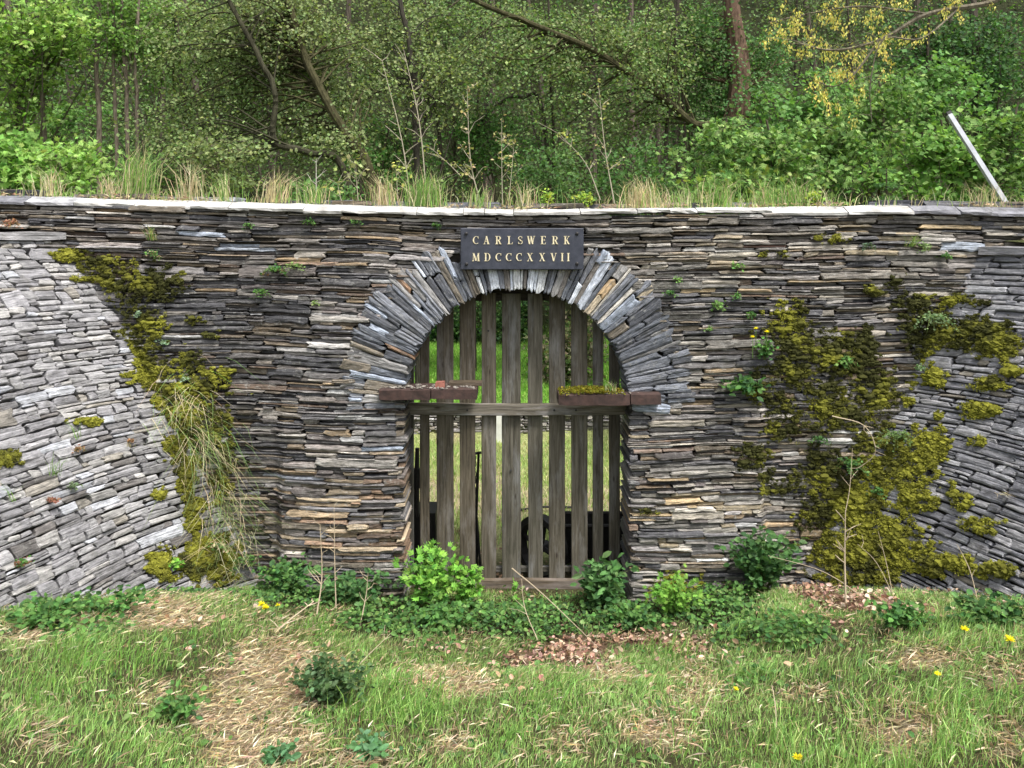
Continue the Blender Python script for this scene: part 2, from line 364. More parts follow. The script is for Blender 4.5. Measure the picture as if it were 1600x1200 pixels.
def bond(u0, u1, v0, v1, band, chunk, hm, lm):
    out = []; v = v0
    while v < v1-.01:
        h = random.uniform(*band)
        if v+h > v1-.04: h = v1-v
        u = u0-random.random()*.4
        while u < u1:
            l = random.uniform(*chunk); guillotine(u, u+l, v, v+h, hm, lm, out); u += l
        v += h
    return out
def put_stones(root, items, name='stone', limit=300):
    """items: (V,F,st,tint,name). the largest in view are parts, the rest one part of kind stuff"""
    def size(it):
        px, py = proj(it[0]); x0, x1 = np.clip([px.min(), px.max()], 0, 1600); y0, y1 = np.clip([py.min(), py.max()], 0, 1200)
        return (x1-x0)*(y1-y0)
    byname = {}
    for it in items: byname.setdefault(it[4], []).append(it)
    for nm, its in byname.items():
        its.sort(key=size, reverse=True)
        lim = limit
        for it in its[:lim]: mk(nm, it[0], it[1], SLATE, root, tint=it[3], st=it[2])
        if len(its) > lim:
            m = MB()
            for it in its[lim:]: m.add(it[0], it[1], it[3], it[2])
            tag(m.build('small_'+nm+'s', SLATE, root), kind='stuff')

# --- main wall
TOPZ = lambda u: np.interp(u, [-5.2, -4.06, -2, 0, 1.9, 3.15, 4.06, 5.2], [3.17, 3.145, 3.085, 3.034, 3.05, 3.065, 3.05, 3.05])
def wy(u, v):
    u = np.asarray(u, dtype=float); v = np.asarray(v, dtype=float)
    butt = sstep(-1.85, -1.80, u)*(1-sstep(1.95, 2.0, u))
    y = -.13*np.clip(1-v/1.7, 0, 1)*butt
    y = y+.03*vn(u, v, 1.1, 4)
    return y-.02
def main_surf(u, v):
    u = np.asarray(u, dtype=float); v = np.asarray(v, dtype=float)
    k = (TOPZ(u)-.045)/3.; P = np.stack([u, wy(u, v), v*k+.022*fbm(u, v, 1.3, 12, 2)*sstep(0, .25, 3-v)], -1)
    Nn = np.zeros(P.shape); Nn[..., 1] = -1; return P, Nn
wall = empty('slate_wall', (0, 0, 0), 'long dry laid dark slate wall pierced by an arched gateway', 'wall')
items = []
PALE = [((px-800)/197, 2.77-(py-380)/197, tc) for px, py, tc in ((325, 377, (.34, .38, .45)), (345, 393, (.30, .33, .38)), (470, 748, (.40, .42, .47)), (520, 610, (.36, .36, .35)), (560, 650, (.30, .30, .29)), (590, 395, (.34, .34, .33)), (640, 440, (.40, .40, .40)), (590, 695, (.26, .30, .36)), (530, 745, (.27, .21, .14)), (590, 770, (.26, .18, .12)), (1030, 700, (.26, .19, .15)), (1020, 560, (.34, .35, .36)), (1205, 690, (.42, .42, .41)), (1230, 712, (.34, .33, .31)), (1060, 735, (.3, .28, .25)), (1200, 385, (.22, .13, .10)), (1490, 380, (.34, .38, .44)), (1500, 345, (.27, .25, .22)), (90, 325, (.24, .22, .20)), (80, 345, (.22, .20, .18)), (200, 530, (.3, .3, .3)), (1120, 390, (.3, .29, .27)), (1290, 540, (.2, .19, .2)))]
def hole(v):
    if v < ZC+.02: return RI-.01+.012*sin(v*40)
    d = v-ZC; Rr = 1.28
    return sqrt(Rr*Rr-d*d) if d < Rr else 0
for (u0, u1, v0, v1) in bond(-5.1, 5.1, -.2, 3.0, (.07, .22), (.4, 1.5), (.022, .088), (.14, .85)):
    vm = (v0+v1)/2; hw = hole(vm)
    L, Rr = UC-hw, UC+hw; endL = endR = False
    if hw > 0:
        if u0 > L and u1 < Rr: continue
        if u0 < L < u1:
            if u1 > Rr+.05:
                continue
            u1 = L; endR = True
        elif u0 < Rr < u1: u0 = Rr; endL = True
        if u1-u0 < .05:
            if endR: u0 = u1-.09
            elif endL: u1 = u0+.09
    # hidden behind the wings
    if u1 < JL(vm)-.5 and vm < 2.6: continue
    if u0 > JR(vm)+.5 and vm < 2.5: continue
    H = v1-v0; g = random.uniform(.001, .0032); j = H*.13
    q = [(u0+g, v0+g+random.uniform(-j, j)), (u1-g, v0+g+random.uniform(-j, j)), (u1-g-random.uniform(-.01, .01), v1-g+random.uniform(-j, j)), (u0+g+random.uniform(-.01, .01), v1-g+random.uniform(-j, j))]
    inner = (endL or endR) and vm < ZC+.02
    proud = random.gauss(0, .009)+(.008 if H > .05 else 0)-(.03 if H < .03 and random.random() < .25 else 0)
    V, Fq, st = stone(q, .5 if inner else .07, proud, main_surf, rag=.22)
    c = pick(PAL)
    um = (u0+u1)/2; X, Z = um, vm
    warm = float(np.exp(-((um+1.3)/.6)**2-((vm-.45)/.55)**2))         # tan stones of the left pier
    if random.random() < warm*.75: c = np.array(random.choice([(.25, .20, .14), (.21, .15, .11), (.20, .18, .15), (.28, .24, .18), (.12, .11, .11)]))*random.uniform(.8, 1.15)
    elif um > 1 and random.random() < .45: c = c*1.2+np.array([.035, .032, .014])
    elif random.random() < .2: c = c*1.1+np.array([.03, .02, .01])
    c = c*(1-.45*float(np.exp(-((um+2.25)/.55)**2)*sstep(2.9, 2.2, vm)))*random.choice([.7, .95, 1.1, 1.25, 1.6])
    if vm > 2.45 and random.random() < .5: c = c*.8+np.array([.05, .045, .036])
    c = c*np.array([1.07, 1.0, .91])
    for (tx, tz, tc) in PALE:
        if u0-.02 < tx < u1+.02 and v0-.004 < tz < v1+.004: c = np.array(tc)*random.uniform(.9, 1.1)
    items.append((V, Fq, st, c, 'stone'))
# --- arch stones
def arch_surf(r, w_):
    # r: distance from the centre, w_: arc length measured at unit radius (angle)
    x = UC+r*np.cos(w_); z = ZC+r*np.sin(w_)
    P = np.stack([x, wy(x, z)-.005, z], -1); Nn = np.zeros(P.shape); Nn[..., 1] = -1; return P, Nn
a = R(-4)
while a < R(184):
    wi = random.choice([.022, .028, .034, .042, .052, .064]); da = wi/RI
    if a+da > R(184): break
    deg = math.degrees(a+da/2)
    ro = random.uniform(1.31, 1.40)+.03*sin(a*5)+(.05 if 40 < deg < 70 or 110 < deg < 150 else 0)
    if 66 < deg < 114: ro = min(ro, 1.21)
    crown = math.exp(-((deg-91)/22)**2); rightup = math.exp(-((deg-55)/10)**2)
    cuts = [RI]
    if random.random() < .55: cuts.append(random.uniform(1.04, 1.22))
    if random.random() < .15: cuts.append(random.uniform(1.22, 1.3))
    cuts.append(ro); cuts.sort()
    for k in range(len(cuts)-1):
        r0, r1 = cuts[k], cuts[k+1]
        subs = [(a, a+da)]
        if k > 0 and wi > .04 and random.random() < .6: subs = [(a, a+da*.5), (a+da*.5, a+da)]
        for (b0, b1) in subs:
            g = .0016; rm = (r0+r1)/2
            # curved coordinates: u = r, v = angle; scale v by rm so that the stone is sized in metres
            def sf(u, v, rm=rm): return arch_surf(u, v/rm)
            jr = (b1-b0)*rm*.10
            q = [(r0+.002+random.uniform(-.006, .006)*(k == 0), b0*rm+g+random.uniform(-jr, jr)*.6), (r1-.002, b0*rm+g+random.uniform(-jr, jr)), (r1-.002+random.uniform(-.02, .02), b1*rm-g+random.uniform(-jr, jr)), (r0+.002+random.uniform(-.006, .006)*(k == 0), b1*rm-g+random.uniform(-jr, jr)*.6)]
            V, Fq, st = stone(q, .5 if k == 0 else .09, random.uniform(.0, .014), sf, rag=.10, nmin=3)
            t = random.random()
            if t < crown*.97: c = np.array(random.choice([(.60, .64, .70), (.50, .54, .61), (.64, .66, .67), (.15, .135, .12)]))*random.uniform(.85, 1.1)  # sky reflected by the crown stones is put into their pale tints
            elif t < crown*.85+rightup*.32: c = np.array(random.choice([(.50, .42, .30), (.55, .52, .46), (.42, .30, .17)]))*random.uniform(.85, 1.1)
            else: c = pick([((.10, .11, .13), 5), ((.16, .17, .195), 3.5), ((.06, .064, .075), 3), ((.30, .34, .41), 1.3), ((.17, .145, .11), 1.5), ((.22, .215, .21), 2), ((.2, .12, .07), .4)])
            items.append((V, Fq, st, c, 'arch_stone'))
    a += da
# --- coping: pale bevelled slabs along the top, their sunlit glare put into colour and slope, dark slates lying behind them
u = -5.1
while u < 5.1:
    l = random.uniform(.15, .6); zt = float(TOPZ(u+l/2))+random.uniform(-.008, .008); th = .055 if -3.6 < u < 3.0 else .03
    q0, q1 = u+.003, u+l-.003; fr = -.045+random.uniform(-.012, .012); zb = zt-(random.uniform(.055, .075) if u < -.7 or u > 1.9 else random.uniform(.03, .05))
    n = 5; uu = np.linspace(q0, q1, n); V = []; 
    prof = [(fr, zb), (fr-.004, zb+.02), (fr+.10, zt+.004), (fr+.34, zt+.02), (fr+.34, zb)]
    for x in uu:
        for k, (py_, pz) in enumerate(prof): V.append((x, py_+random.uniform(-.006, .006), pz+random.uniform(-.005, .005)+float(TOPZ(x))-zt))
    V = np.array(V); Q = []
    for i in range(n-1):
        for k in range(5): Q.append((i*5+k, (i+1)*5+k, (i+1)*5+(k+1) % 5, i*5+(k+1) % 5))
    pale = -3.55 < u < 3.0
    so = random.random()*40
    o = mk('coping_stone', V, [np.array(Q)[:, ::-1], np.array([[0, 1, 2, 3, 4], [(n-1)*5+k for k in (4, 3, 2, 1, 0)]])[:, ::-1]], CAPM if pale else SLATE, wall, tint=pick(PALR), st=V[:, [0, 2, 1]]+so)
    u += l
for k in range(46):
    u = random.uniform(-5, 5); l = random.uniform(.2, .7); zt = float(TOPZ(u))+.005; y = random.uniform(.26, .44)
    V = box(u-l/2, u+l/2, y-.08, y+.1, zt+.012, zt+.04+random.random()*.02); V += (rng.random(V.shape)-.5)*[.06, .05, .01]
    mk('loose_slate', V, BOXF, SLATE, wall, tint=pick(PAL), st=V[:, [0, 2, 1]])
# core with the arched opening
def arch_pts(rad, n=28):
    pts = [(UC-rad, -.3), (UC-rad, ZC)]+[(UC+rad*cos(t), ZC+rad*sin(t)) for t in np.linspace(pi, 0, n)[1:-1]]+[(UC+rad, ZC), (UC+rad, -.3)]
    return pts
ins = arch_pts(RI+.035)
V = []; Q = []
for y in (.045, .5):
    for (x, z) in ins: V.append((x, y, z))
    for (x, z) in ins: 
        # matching outer point
        if z <= ZC: V.append((-5.1 if x < UC else 5.1, y, z))
        else:
            t = (x-(UC-RI-.035))/(2*(RI+.035)); V.append((-5.1+10.2*t, y, float(TOPZ(-5.1+10.2*t))-.055))
n = len(ins)
for s_ in (0, 1):
    b_ = s_*2*n
    for i in range(n-1): Q.append([b_+i, b_+i+1, b_+n+i+1, b_+n+i] if s_ else [b_+i+1, b_+i, b_+n+i, b_+n+i+1])
for i in range(n-1):
    Q.append([i, i+1, 2*n+i+1, 2*n+i]); Q.append([n+i+1, n+i, 3*n+i, 3*n+i+1])
# the quad from the side edge to the top corner
Q.append([0, n, 3*n, 2*n]); Q.append([2*n-1, n-1, 3*n-1, 4*n-1])
for x in (-5.1, 5.1): pass
mk('core', V, np.array(Q), CORE, wall)
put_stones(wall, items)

# --- wings
def wing_surf(side):
    def f(s, v):
        s = np.asarray(s, dtype=float); v = np.asarray(v, dtype=float); e = .01
        P = wing(s, v, side); A = wing(s+e, v, side)-P; B = wing(s, v+e, side)-P
        Nn = np.cross(A, B) if side > 0 else np.cross(B, A)
        Nn = Nn/(np.linalg.norm(Nn, axis=-1, keepdims=True)+1e-12)
        k = np.where(Nn[..., 1:2] > 0, -1., 1.); Nn = Nn*k
        return P+Nn*(.025*vn(s, v, 1.3, 6+side))[..., None], Nn
    return f
def build_wing(side, label, pal, hm, lm):
    root = empty('wing_wall', wing(0, 0, side), label, 'wall'); sf = wing_surf(side); its = []
    top = WL_TOP if side < 0 else WR_TOP
    smax = 3.9
    for (s0, s1, v0, v1) in bond(-.12, smax, -.1, 2.95, (.14, .3), (.4, 1.1), hm, lm):
        sm, vm = (s0+s1)/2, (v0+v1)/2
        if vm > float(top(sm)): continue
        g = random.uniform(.0015, .0045); H = v1-v0; L = s1-s0; j = H*.13
        sl0 = random.uniform(-1, 1)*min(.03, L*.12); sl1 = random.uniform(-1, 1)*min(.03, L*.12)
        q = [(s0+g, v0+g+random.uniform(-j, j)), (s1-g, v0+g+random.uniform(-j, j)), (s1-g-sl1, v1-g+random.uniform(-j, j)), (s0+g-sl0, v1-g+random.uniform(-j, j))]
        if side < 0: pass
        V, Fq, st = stone(q, .10, random.gauss(0, .0045), sf, rag=.11, rough=.6)
        if side < 0: Fq = Fq[:, ::-1]
        c = pick(pal)
        its.append((V, Fq, st, c, 'stone'))
    put_stones(root, its)
    # top slabs
    s = 0.; 
    while s < smax:
        l = random.uniform(.3, .6); z0 = float(top(s+l/2))-.01
        n = 4; V = []
        for x in np.linspace(s+.004, s+l-.004, n):
            P, Nn = sf(np.array(x), np.array(z0)); P = P.ravel(); Nn = Nn.ravel(); h = np.array([Nn[0], Nn[1], 0]); h /= np.linalg.norm(h)
            for (o_, dz) in ((.035, 0), (.03, .055), (-.4, .07), (-.4, 0)): V.append(P+h*(o_+random.uniform(-.01, .01))+np.array([0, 0, dz+random.uniform(-.006, .006)]))
        V = np.array(V); Q = []
        for i in range(n-1):
            for k in range(4): Q.append((i*4+k, (i+1)*4+k, (i+1)*4+(k+1) % 4, i*4+(k+1) % 4))
        Q += [(3, 2, 1, 0), tuple((n-1)*4+k for k in (0, 1, 2, 3))]; Q = np.array(Q)
        if side > 0: Q = Q[:, ::-1]
        mk('coping_stone', V, Q, SLATE, root, tint=pick(PALW), st=V[:, [0, 2, 1]]*.7+s*3)
        s += l
    # core sheet behind the stones and its back
    ss = np.linspace(-.3, smax, 30); vs = np.linspace(-.3, 2.7, 14); S, Vv = np.meshgrid(ss, vs)
    P, Nn = sf(S, Vv); P1 = P-Nn*.055; P2 = P-Nn*.4; m_, n_ = S.shape; idx = np.arange(m_*n_).reshape(m_, n_)
    Qf = np.stack([idx[:-1, :-1], idx[:-1, 1:], idx[1:, 1:], idx[1:, :-1]], -1).reshape(-1, 4)
    mk('core', np.concatenate([P1.reshape(-1, 3), P2.reshape(-1, 3)]), np.concatenate([Qf, Qf[:, ::-1]+m_*n_]), CORE, root)
    # bank of earth held by the wing
    ss = np.linspace(0, 3.9, 20); zt = top(ss)+.02; P = wing(ss, zt, side); ts = np.concatenate([[.15, .4], np.linspace(.8, 14, 14)])
    G = []
    for t in ts:
        Pt = P.copy(); Pt[:, 0] += side*t*1.; Pt[:, 1] += t*.25*0; Pt[:, 2] += .05+.02*t+.05*fbm(Pt[:, 0], Pt[:, 1], 1., 40); G.append(Pt)
    for q_ in (1,):
        Pe = []
        for r_ in G: Pe.append(np.concatenate([r_[:1]+[0, .1, 0], r_, r_[-1:]+[0, -1.5, -.6], r_[-1:]+[0, -4, -1.6]]))
    G = np.array(Pe); m_, n_ = G.shape[:2]; idx = np.arange(m_*n_).reshape(m_, n_)
    Qf = np.stack([idx[:-1, :-1], idx[:-1, 1:], idx[1:, 1:], idx[1:, :-1]], -1).reshape(-1, 4)
    if side > 0: Qf = Qf[:, ::-1]
    tag(mk('earth_bank', G, Qf, GROUND, tint=(.09, .10, .04), smooth=True), kind='structure')
    return root
build_wing(-1, 'pale grey slate wing wall curving out at the left of the gateway', PALW, (.04, .15), (.10, .42))
build_wing(1, 'blue grey slate wing wall with scattered moss at the right of the gateway', PALR, (.04, .115), (.12, .46))


# ------------------------------------------------------------------ gate
def board(x0, x1, y0, y1, z0, z1, tint, long='z', jit=.004, seg=8, cut=None):
    """a sawn board with softly uneven edges; st runs across (x) and along (y) the grain"""
    n = seg; ts = np.linspace(0, 1, n+1); V = []; S = []
    o1, o2 = random.random()*20, random.random()*20
    c = min(.005, (y1-y0)*.25)
    for t in ts:
        dx = vn(t*3+o1, 0, 1.)*jit; dw = vn(t*5+o2, 1, 1.)*jit*.6; dy = vn(t*2+o2, 4, 1.)*jit
        if long == 'z': A0, A1, z = x0+dx-dw, x1+dx+dw, z0+(z1-z0)*t; prof = [(A0+c, y0+dy), (A1-c, y0+dy), (A1, y0+c+dy), (A1, y1+dy), (A0, y1+dy), (A0, y0+c+dy)]; pts = [(p, q, z) for p, q in prof]; W = x1-x0
        else: A0, A1, x = z0+dx-dw, z1+dx+dw, x0+(x1-x0)*t; prof = [(A1-c, y0+dy), (A0+c, y0+dy), (A0, y0+c+dy), (A0, y1+dy), (A1, y1+dy), (A1, y0+c+dy)]; pts = [(x, q, p) for p, q in prof]; W = z1-z0
        Lg = (z1-z0) if long == 'z' else (x1-x0)
        V += pts; S += [(o1+(p-(x0 if long == 'z' else z0))+(0 if k < 3 else .03), o2+t*Lg, 0) for k, (p, q) in enumerate(prof)]
    i = np.arange(n)[:, None]*6; j = np.arange(6)[None, :]; j2 = (j+1) % 6
    Q = np.stack([i+j, i+j2, i+6+j2, i+6+j], -1).reshape(-1, 4)
    return np.array(V), [Q, np.array([[5, 4, 3, 2, 1, 0], [n*6+k for k in range(6)]])], tint, np.array(S)
def addboard(name, root, *a, **k):
    V, Fq, t, S = board(*a, **k); return mk(name, V, Fq, WOOD, root, tint=t, st=S)
GY = .26; GD = GY-CY
gx = lambda px, D=GD: (px-800)/F*D
gz = lambda py, D=GD: CZ+(HY-py)/F*D
gate = empty('wooden_gate', (0, GY, 0), 'weathered grey wooden slat gate closing the arched opening in the slate wall', 'gate')
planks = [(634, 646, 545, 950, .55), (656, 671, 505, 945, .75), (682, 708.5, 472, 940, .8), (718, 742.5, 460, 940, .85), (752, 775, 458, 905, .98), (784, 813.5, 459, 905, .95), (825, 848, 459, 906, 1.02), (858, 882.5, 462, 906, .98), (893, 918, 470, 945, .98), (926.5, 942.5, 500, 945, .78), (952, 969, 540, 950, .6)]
for (a0, a1, t0, b0, k) in planks:
    warm = random.uniform(-.04, .06)
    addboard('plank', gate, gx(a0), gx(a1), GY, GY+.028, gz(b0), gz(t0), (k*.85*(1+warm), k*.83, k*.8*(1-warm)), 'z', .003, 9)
addboard('middle_rail', gate, gx(636), gx(978), GY-.05, GY-.004, gz(649, GD-.05), gz(632, GD-.05), (1.15, 1.13, 1.15), 'x', .006, 12)
addboard('bottom_rail', gate, gx(640), gx(966), GY-.05, GY-.004, gz(930, GD-.05), gz(906.5, GD-.05), (.85, .73, .65), 'x', .005, 10)
addboard('top_rail', gate, gx(690), gx(925), GY+.035, GY+.09, gz(470), gz(448), (.25, .23, .22), 'x', .004, 6)
addboard('back_rail', gate, gx(640), gx(970), GY+.035, GY+.07, gz(897), gz(889), (.5, .5, .5), 'x', .004, 6)
for px, py in ((763, 517), (798, 735), (730, 641), (866, 641), (900, 641)):   # bolt heads
    V, Fq = tube([at(px, py, GD-(.055 if py == 641 else .004)), at(px, py, GD-.09 if py == 641 else GD-.012)], .009, 7)
    mk('bolt', V, Fq, IRON, gate)
# ------------------------------------------------------------------ sawn off beams at the springing of the arch
def beam(label, x0, x1, xj, z0, z1, y0, y1):
    root = empty('ledge_beam', ((x0+x1)/2, y0, z0), label, 'beam', 'rusty ledge beams beside the arch')
    for (a_, b_, dz) in ((x0, xj-.004, 0), (xj+.004, x1, .004)):
        n = max(3, int((b_-a_)/.07)); V = []
        for i in range(n+1):
            x = a_+(b_-a_)*i/n; j = lambda s_=.004: random.uniform(-s_, s_)
            V += [(x, y0+j(), z0+j()+dz), (x, y0+j(), z1+j()+dz), (x, y0+.02+j(), z1+.006+dz+j()), (x, y1, z1+.004+dz), (x, y1, z0+dz)]
        i = np.arange(n)[:, None]*5; k = np.arange(5)[None, :]; k2 = (k+1) % 5
        Q = np.stack([i+k, i+5+k, i+5+k2, i+k2], -1).reshape(-1, 4)[:, ::-1]
        mk('beam_piece', np.array(V), [Q, np.array([[0, 1, 2, 3, 4], [n*5+4, n*5+3, n*5+2, n*5+1, n*5]])[:, ::-1]], RUST, root)
    return root
DB = 6.2
bl = beam('rust red sawn off beam with rubble on top at the left springing of the arch', gx(592, DB), gx(745, DB), gx(673, DB), gz(625, DB), gz(610, DB), DB+CY, DB+CY+.3)
br = beam('rust red sawn off beam covered in moss at the right springing of the arch', gx(873, DB), gx(1033, DB), gx(985, DB), gz(633, DB), gz(618, DB), DB+CY, DB+CY+.3)
V, Fq, t, S = board(gx(700, DB), gx(752, DB), DB+CY+.12, DB+CY+.22, gz(608, DB), gz(602, DB), (.6, .5, .42), 'x', .004, 4)
tag(mk('wood_offcut', V, Fq, WOOD, tint=t, st=S, loc=(gx(726, DB), DB+CY+.15, gz(606, DB))), 'flat sliver of old board lying on the left ledge beam', 'board')
V = box(gx(679, DB), gx(693, DB), DB+CY+.06, DB+CY+.13, gz(608, DB), gz(599, DB))+(rng.random((8, 3))-.5)*.008
tag(mk('brick_piece', V, BOXF, simple_mat('brick', (.2, .07, .05), (.35, .14, .1), 20), loc=(gx(686, DB), DB+CY+.1, gz(608, DB))), 'broken red brick lying on the left ledge beam', 'brick')
ICO_V = None
def blob(c, r, rnd=.25, flat=1.):
    global ICO_V, ICO_F
    if ICO_V is None:
        p = (1+5**.5)/2
        ICO_V = np.array([(-1, p, 0), (1, p, 0), (-1, -p, 0), (1, -p, 0), (0, -1, p), (0, 1, p), (0, -1, -p), (0, 1, -p), (p, 0, -1), (p, 0, 1), (-p, 0, -1), (-p, 0, 1)])/sqrt(1+p*p)
        ICO_F = np.array([(0, 11, 5), (0, 5, 1), (0, 1, 7), (0, 7, 10), (0, 10, 11), (1, 5, 9), (5, 11, 4), (11, 10, 2), (10, 7, 6), (7, 1, 8), (3, 9, 4), (3, 4, 2), (3, 2, 6), (3, 6, 8), (3, 8, 9), (4, 9, 5), (2, 4, 11), (6, 2, 10), (8, 6, 7), (9, 8, 1)])
    V = ICO_V*(1+(rng.random((12, 1))-.5)*2*rnd)*np.asarray(r); V[:, 2] *= flat
    return V+np.asarray(c), ICO_F
m = MB()
for k in range(150):
    px = random.uniform(598, 748) if k < 110 else random.uniform(872, 1000)
    z = gz(608 if k < 110 else 616.5, DB); s_ = random.uniform(.005, .016)
    V, Fq = blob((gx(px, DB), DB+CY+random.uniform(.01, .2), z+s_*.3), s_, .4, .6); m.add(V, Fq)
tag(m.build('rubble', RUBBLE), kind='stuff')

# ------------------------------------------------------------------ name plate with raised gold letters
PY0, PD = -.085, 6.265
pxm = lambda px: gx(px, PD)
pzm = lambda py: gz(py, PD)
plate = empty('name_plate', (pxm(815), PY0, pzm(421)), 'dark blue grey name plate with two lines of gold capitals above the arch', 'sign')
def rounded_plate(x0, x1, y0, y1, z0, z1, c=.006):
    V = [(x0, y1, z0), (x1, y1, z0), (x1, y1, z1), (x0, y1, z1), (x0, y0+c, z0), (x1, y0+c, z0), (x1, y0+c, z1), (x0, y0+c, z1), (x0+c, y0, z0+c), (x1-c, y0, z0+c), (x1-c, y0, z1-c), (x0+c, y0, z1-c)]
    Q = [[0, 1, 2, 3]]+[[8, 9, 10, 11]]
    for k in range(4): Q.append([k, (k+1) % 4, 4+(k+1) % 4, 4+k]); Q.append([4+k, 4+(k+1) % 4, 8+(k+1) % 4, 8+k])
    return np.array(V), np.array(Q)
V, Q = rounded_plate(pxm(719.5), pxm(912), PY0, PY0+.035, pzm(421.5), pzm(356.5)); mk('plate', V, Q, PLAQ, plate)
for (a_, b_) in ((728.5, 365), (901.5, 365), (729, 412.5), (901.5, 412)):
    V, Fq = tube([(pxm(a_), PY0+.004, pzm(b_)), (pxm(a_), PY0-.012, pzm(b_)), (pxm(a_), PY0-.018, pzm(b_))], [.014, .013, .006], 8); mk('bolt', V, Fq, IRON, plate)
TK, TN = .17, .06
def line_(x0, y0, x1, y1, w0, w1=None):
    w1 = w0 if w1 is None else w1; n = 1
    # horizontal thickness of a stroke
    return [(x0-w0/2, y0), (x0+w0/2, y0), (x1+w1/2, y1), (x1-w1/2, y1)]
def rect_(x0, y0, x1, y1): return [(x0, y0), (x1, y0), (x1, y1), (x0, y1)]
def arc_(cx, cy, rx, ry, a0, a1, thick=TK, thin=TN, n=10):
    out = []
    for i in range(n):
        q = []
        for a in (a0+(a1-a0)*i/n, a0+(a1-a0)*(i+1)/n):
            w_ = thin+(thick-thin)*abs(cos(R(a)))**1.5
            q.append(((cx+(rx-w_/2)*cos(R(a)), cy+(ry-w_/2*.8)*sin(R(a))), (cx+(rx+w_/2)*cos(R(a)), cy+(ry+w_/2*.5)*sin(R(a)))))
        out.append([q[0][0], q[0][1], q[1][1], q[1][0]])
    return out
S_ = .05  # serif thickness
GL = {
 'I': [rect_(-TK/2, 0, TK/2, 1), rect_(-.18, 0, .18, S_), rect_(-.18, 1-S_, .18, 1)],
 'L': [rect_(-.22, 0, -.22+TK, 1), rect_(-.34, 0, .3, S_), rect_(-.34, 1-S_, .06, 1), [(.24, S_), (.3, S_), (.33, .26), (.29, .26)]],
 'E': [rect_(-.24, 0, -.24+TK, 1), rect_(-.36, 0, .28, S_), rect_(-.36, 1-S_, .28, 1), rect_(-.08, .49, .14, .54), rect_(.12, .4, .17, .63), [(.22, S_), (.28, S_), (.32, .25), (.28, .25)], [(.22, 1-S_), (.22, .77), (.26, .77), (.28, 1-S_)]],
 'D': [rect_(-.28, 0, -.28+TK, 1), rect_(-.4, 0, .02, S_), rect_(-.4, 1-S_, .02, 1)]+arc_(0, .5, .30, .48, -90, 90),
 'C': arc_(.06, .5, .36, .47, 50, 310)+[rect_(.27, .68, .32, .96)],
 'A': [line_(-.26, 0, .0, 1, .06), line_(.25, 0, .0, 1, TK), rect_(-.17, .3, .16, .35), rect_(-.38, 0, -.12, S_), rect_(.09, 0, .40, S_)],
 'V': [line_(.02, 0, -.24, 1, TK), line_(.02, 0, .28, 1, .06), rect_(-.4, 1-S_, -.08, 1), rect_(.14, 1-S_, .4, 1)],
 'W': [line_(-.16, 0, -.36, 1, TK), line_(-.16, 0, .04, 1, .06), line_(.22, 0, .02, 1, TK), line_(.22, 0, .42, 1, .06), rect_(-.5, 1-S_, -.2, 1), rect_(-.08, 1-S_, .14, 1), rect_(.3, 1-S_, .54, 1)],
 'X': [line_(.24, 0, -.22, 1, TK), line_(-.24, 0, .22, 1, .06), rect_(-.36, 0, -.12, S_), rect_(.1, 0, .38, S_), rect_(-.36, 1-S_, -.08, 1), rect_(.1, 1-S_, .36, 1)],
 'M': [line_(-.34, 0, -.30, 1, .06), line_(.02, .05, -.27, 1, TK), line_(.02, .05, .30, 1, .06), line_(.34, 0, .31, 1, TK), rect_(-.46, 0, -.22, S_), rect_(.2, 0, .5, S_), rect_(-.42, 1-S_, -.2, 1), rect_(.24, 1-S_, .46, 1)],
 'R': [rect_(-.26, 0, -.26+TK, 1), rect_(-.38, 0, .0, S_), rect_(-.38, 1-S_, .04, 1), rect_(-.1, .48, .04, .53)]+arc_(.03, .75, .22, .23, -90, 90)+[line_(.26, .03, .04, .5, TK), rect_(.2, 0, .4, S_)],
 'K': [rect_(-.26, 0, -.26+TK, 1), rect_(-.38, 0, .0, S_), rect_(-.38, 1-S_, .0, 1), line_(-.08, .42, .24, .96, .06), line_(.24, .02, -.02, .55, TK), rect_(.12, 1-S_, .36, 1), rect_(.14, 0, .38, S_)],
 'S': arc_(0, .74, .22, .22, 20, 230, .10, .07)+[[(-.2, .62), (-.06, .66), (.21, .40), (.06, .36)]]+arc_(0, .26, .24, .23, -160, 50, .10, .07)+[rect_(.17, .7, .21, .96), rect_(-.24, .04, -.2, .3)],
}
def letter(ch, px, pyb, h):
    V = []; Q = []; H = h*PD/F
    for k, poly in enumerate(GL[ch]):
        b = len(V); dy = PY0-.0035-.00025*k
        p = [(pxm(px)+x*H, pzm(pyb)+z*H) for x, z in poly]
        if sum((p[i][0]*p[(i+1) % 4][1]-p[(i+1) % 4][0]*p[i][1]) for i in range(4)) < 0: p = p[::-1]
        V += [(x, dy, z) for x, z in p]+[(x, PY0+.001, z) for x, z in p]
        Q.append([b, b+1, b+2, b+3])
        for i in range(4): Q.append([b+i, b+4+i, b+4+(i+1) % 4, b+(i+1) % 4])
    mk('letter', np.array(V), np.array(Q), GOLD, plate)
for ch, px in zip('CARLSWERK', (743.5, 760, 778.5, 797, 813, 829.5, 849, 867, 885.5)): letter(ch, px, 381.5, 12.6)
for ch, px in zip('MDCCCXXVII', (743.5, 761.5, 779, 795, 811, 828, 847, 865, 878.5, 888)): letter(ch, px, 408, 12.6)

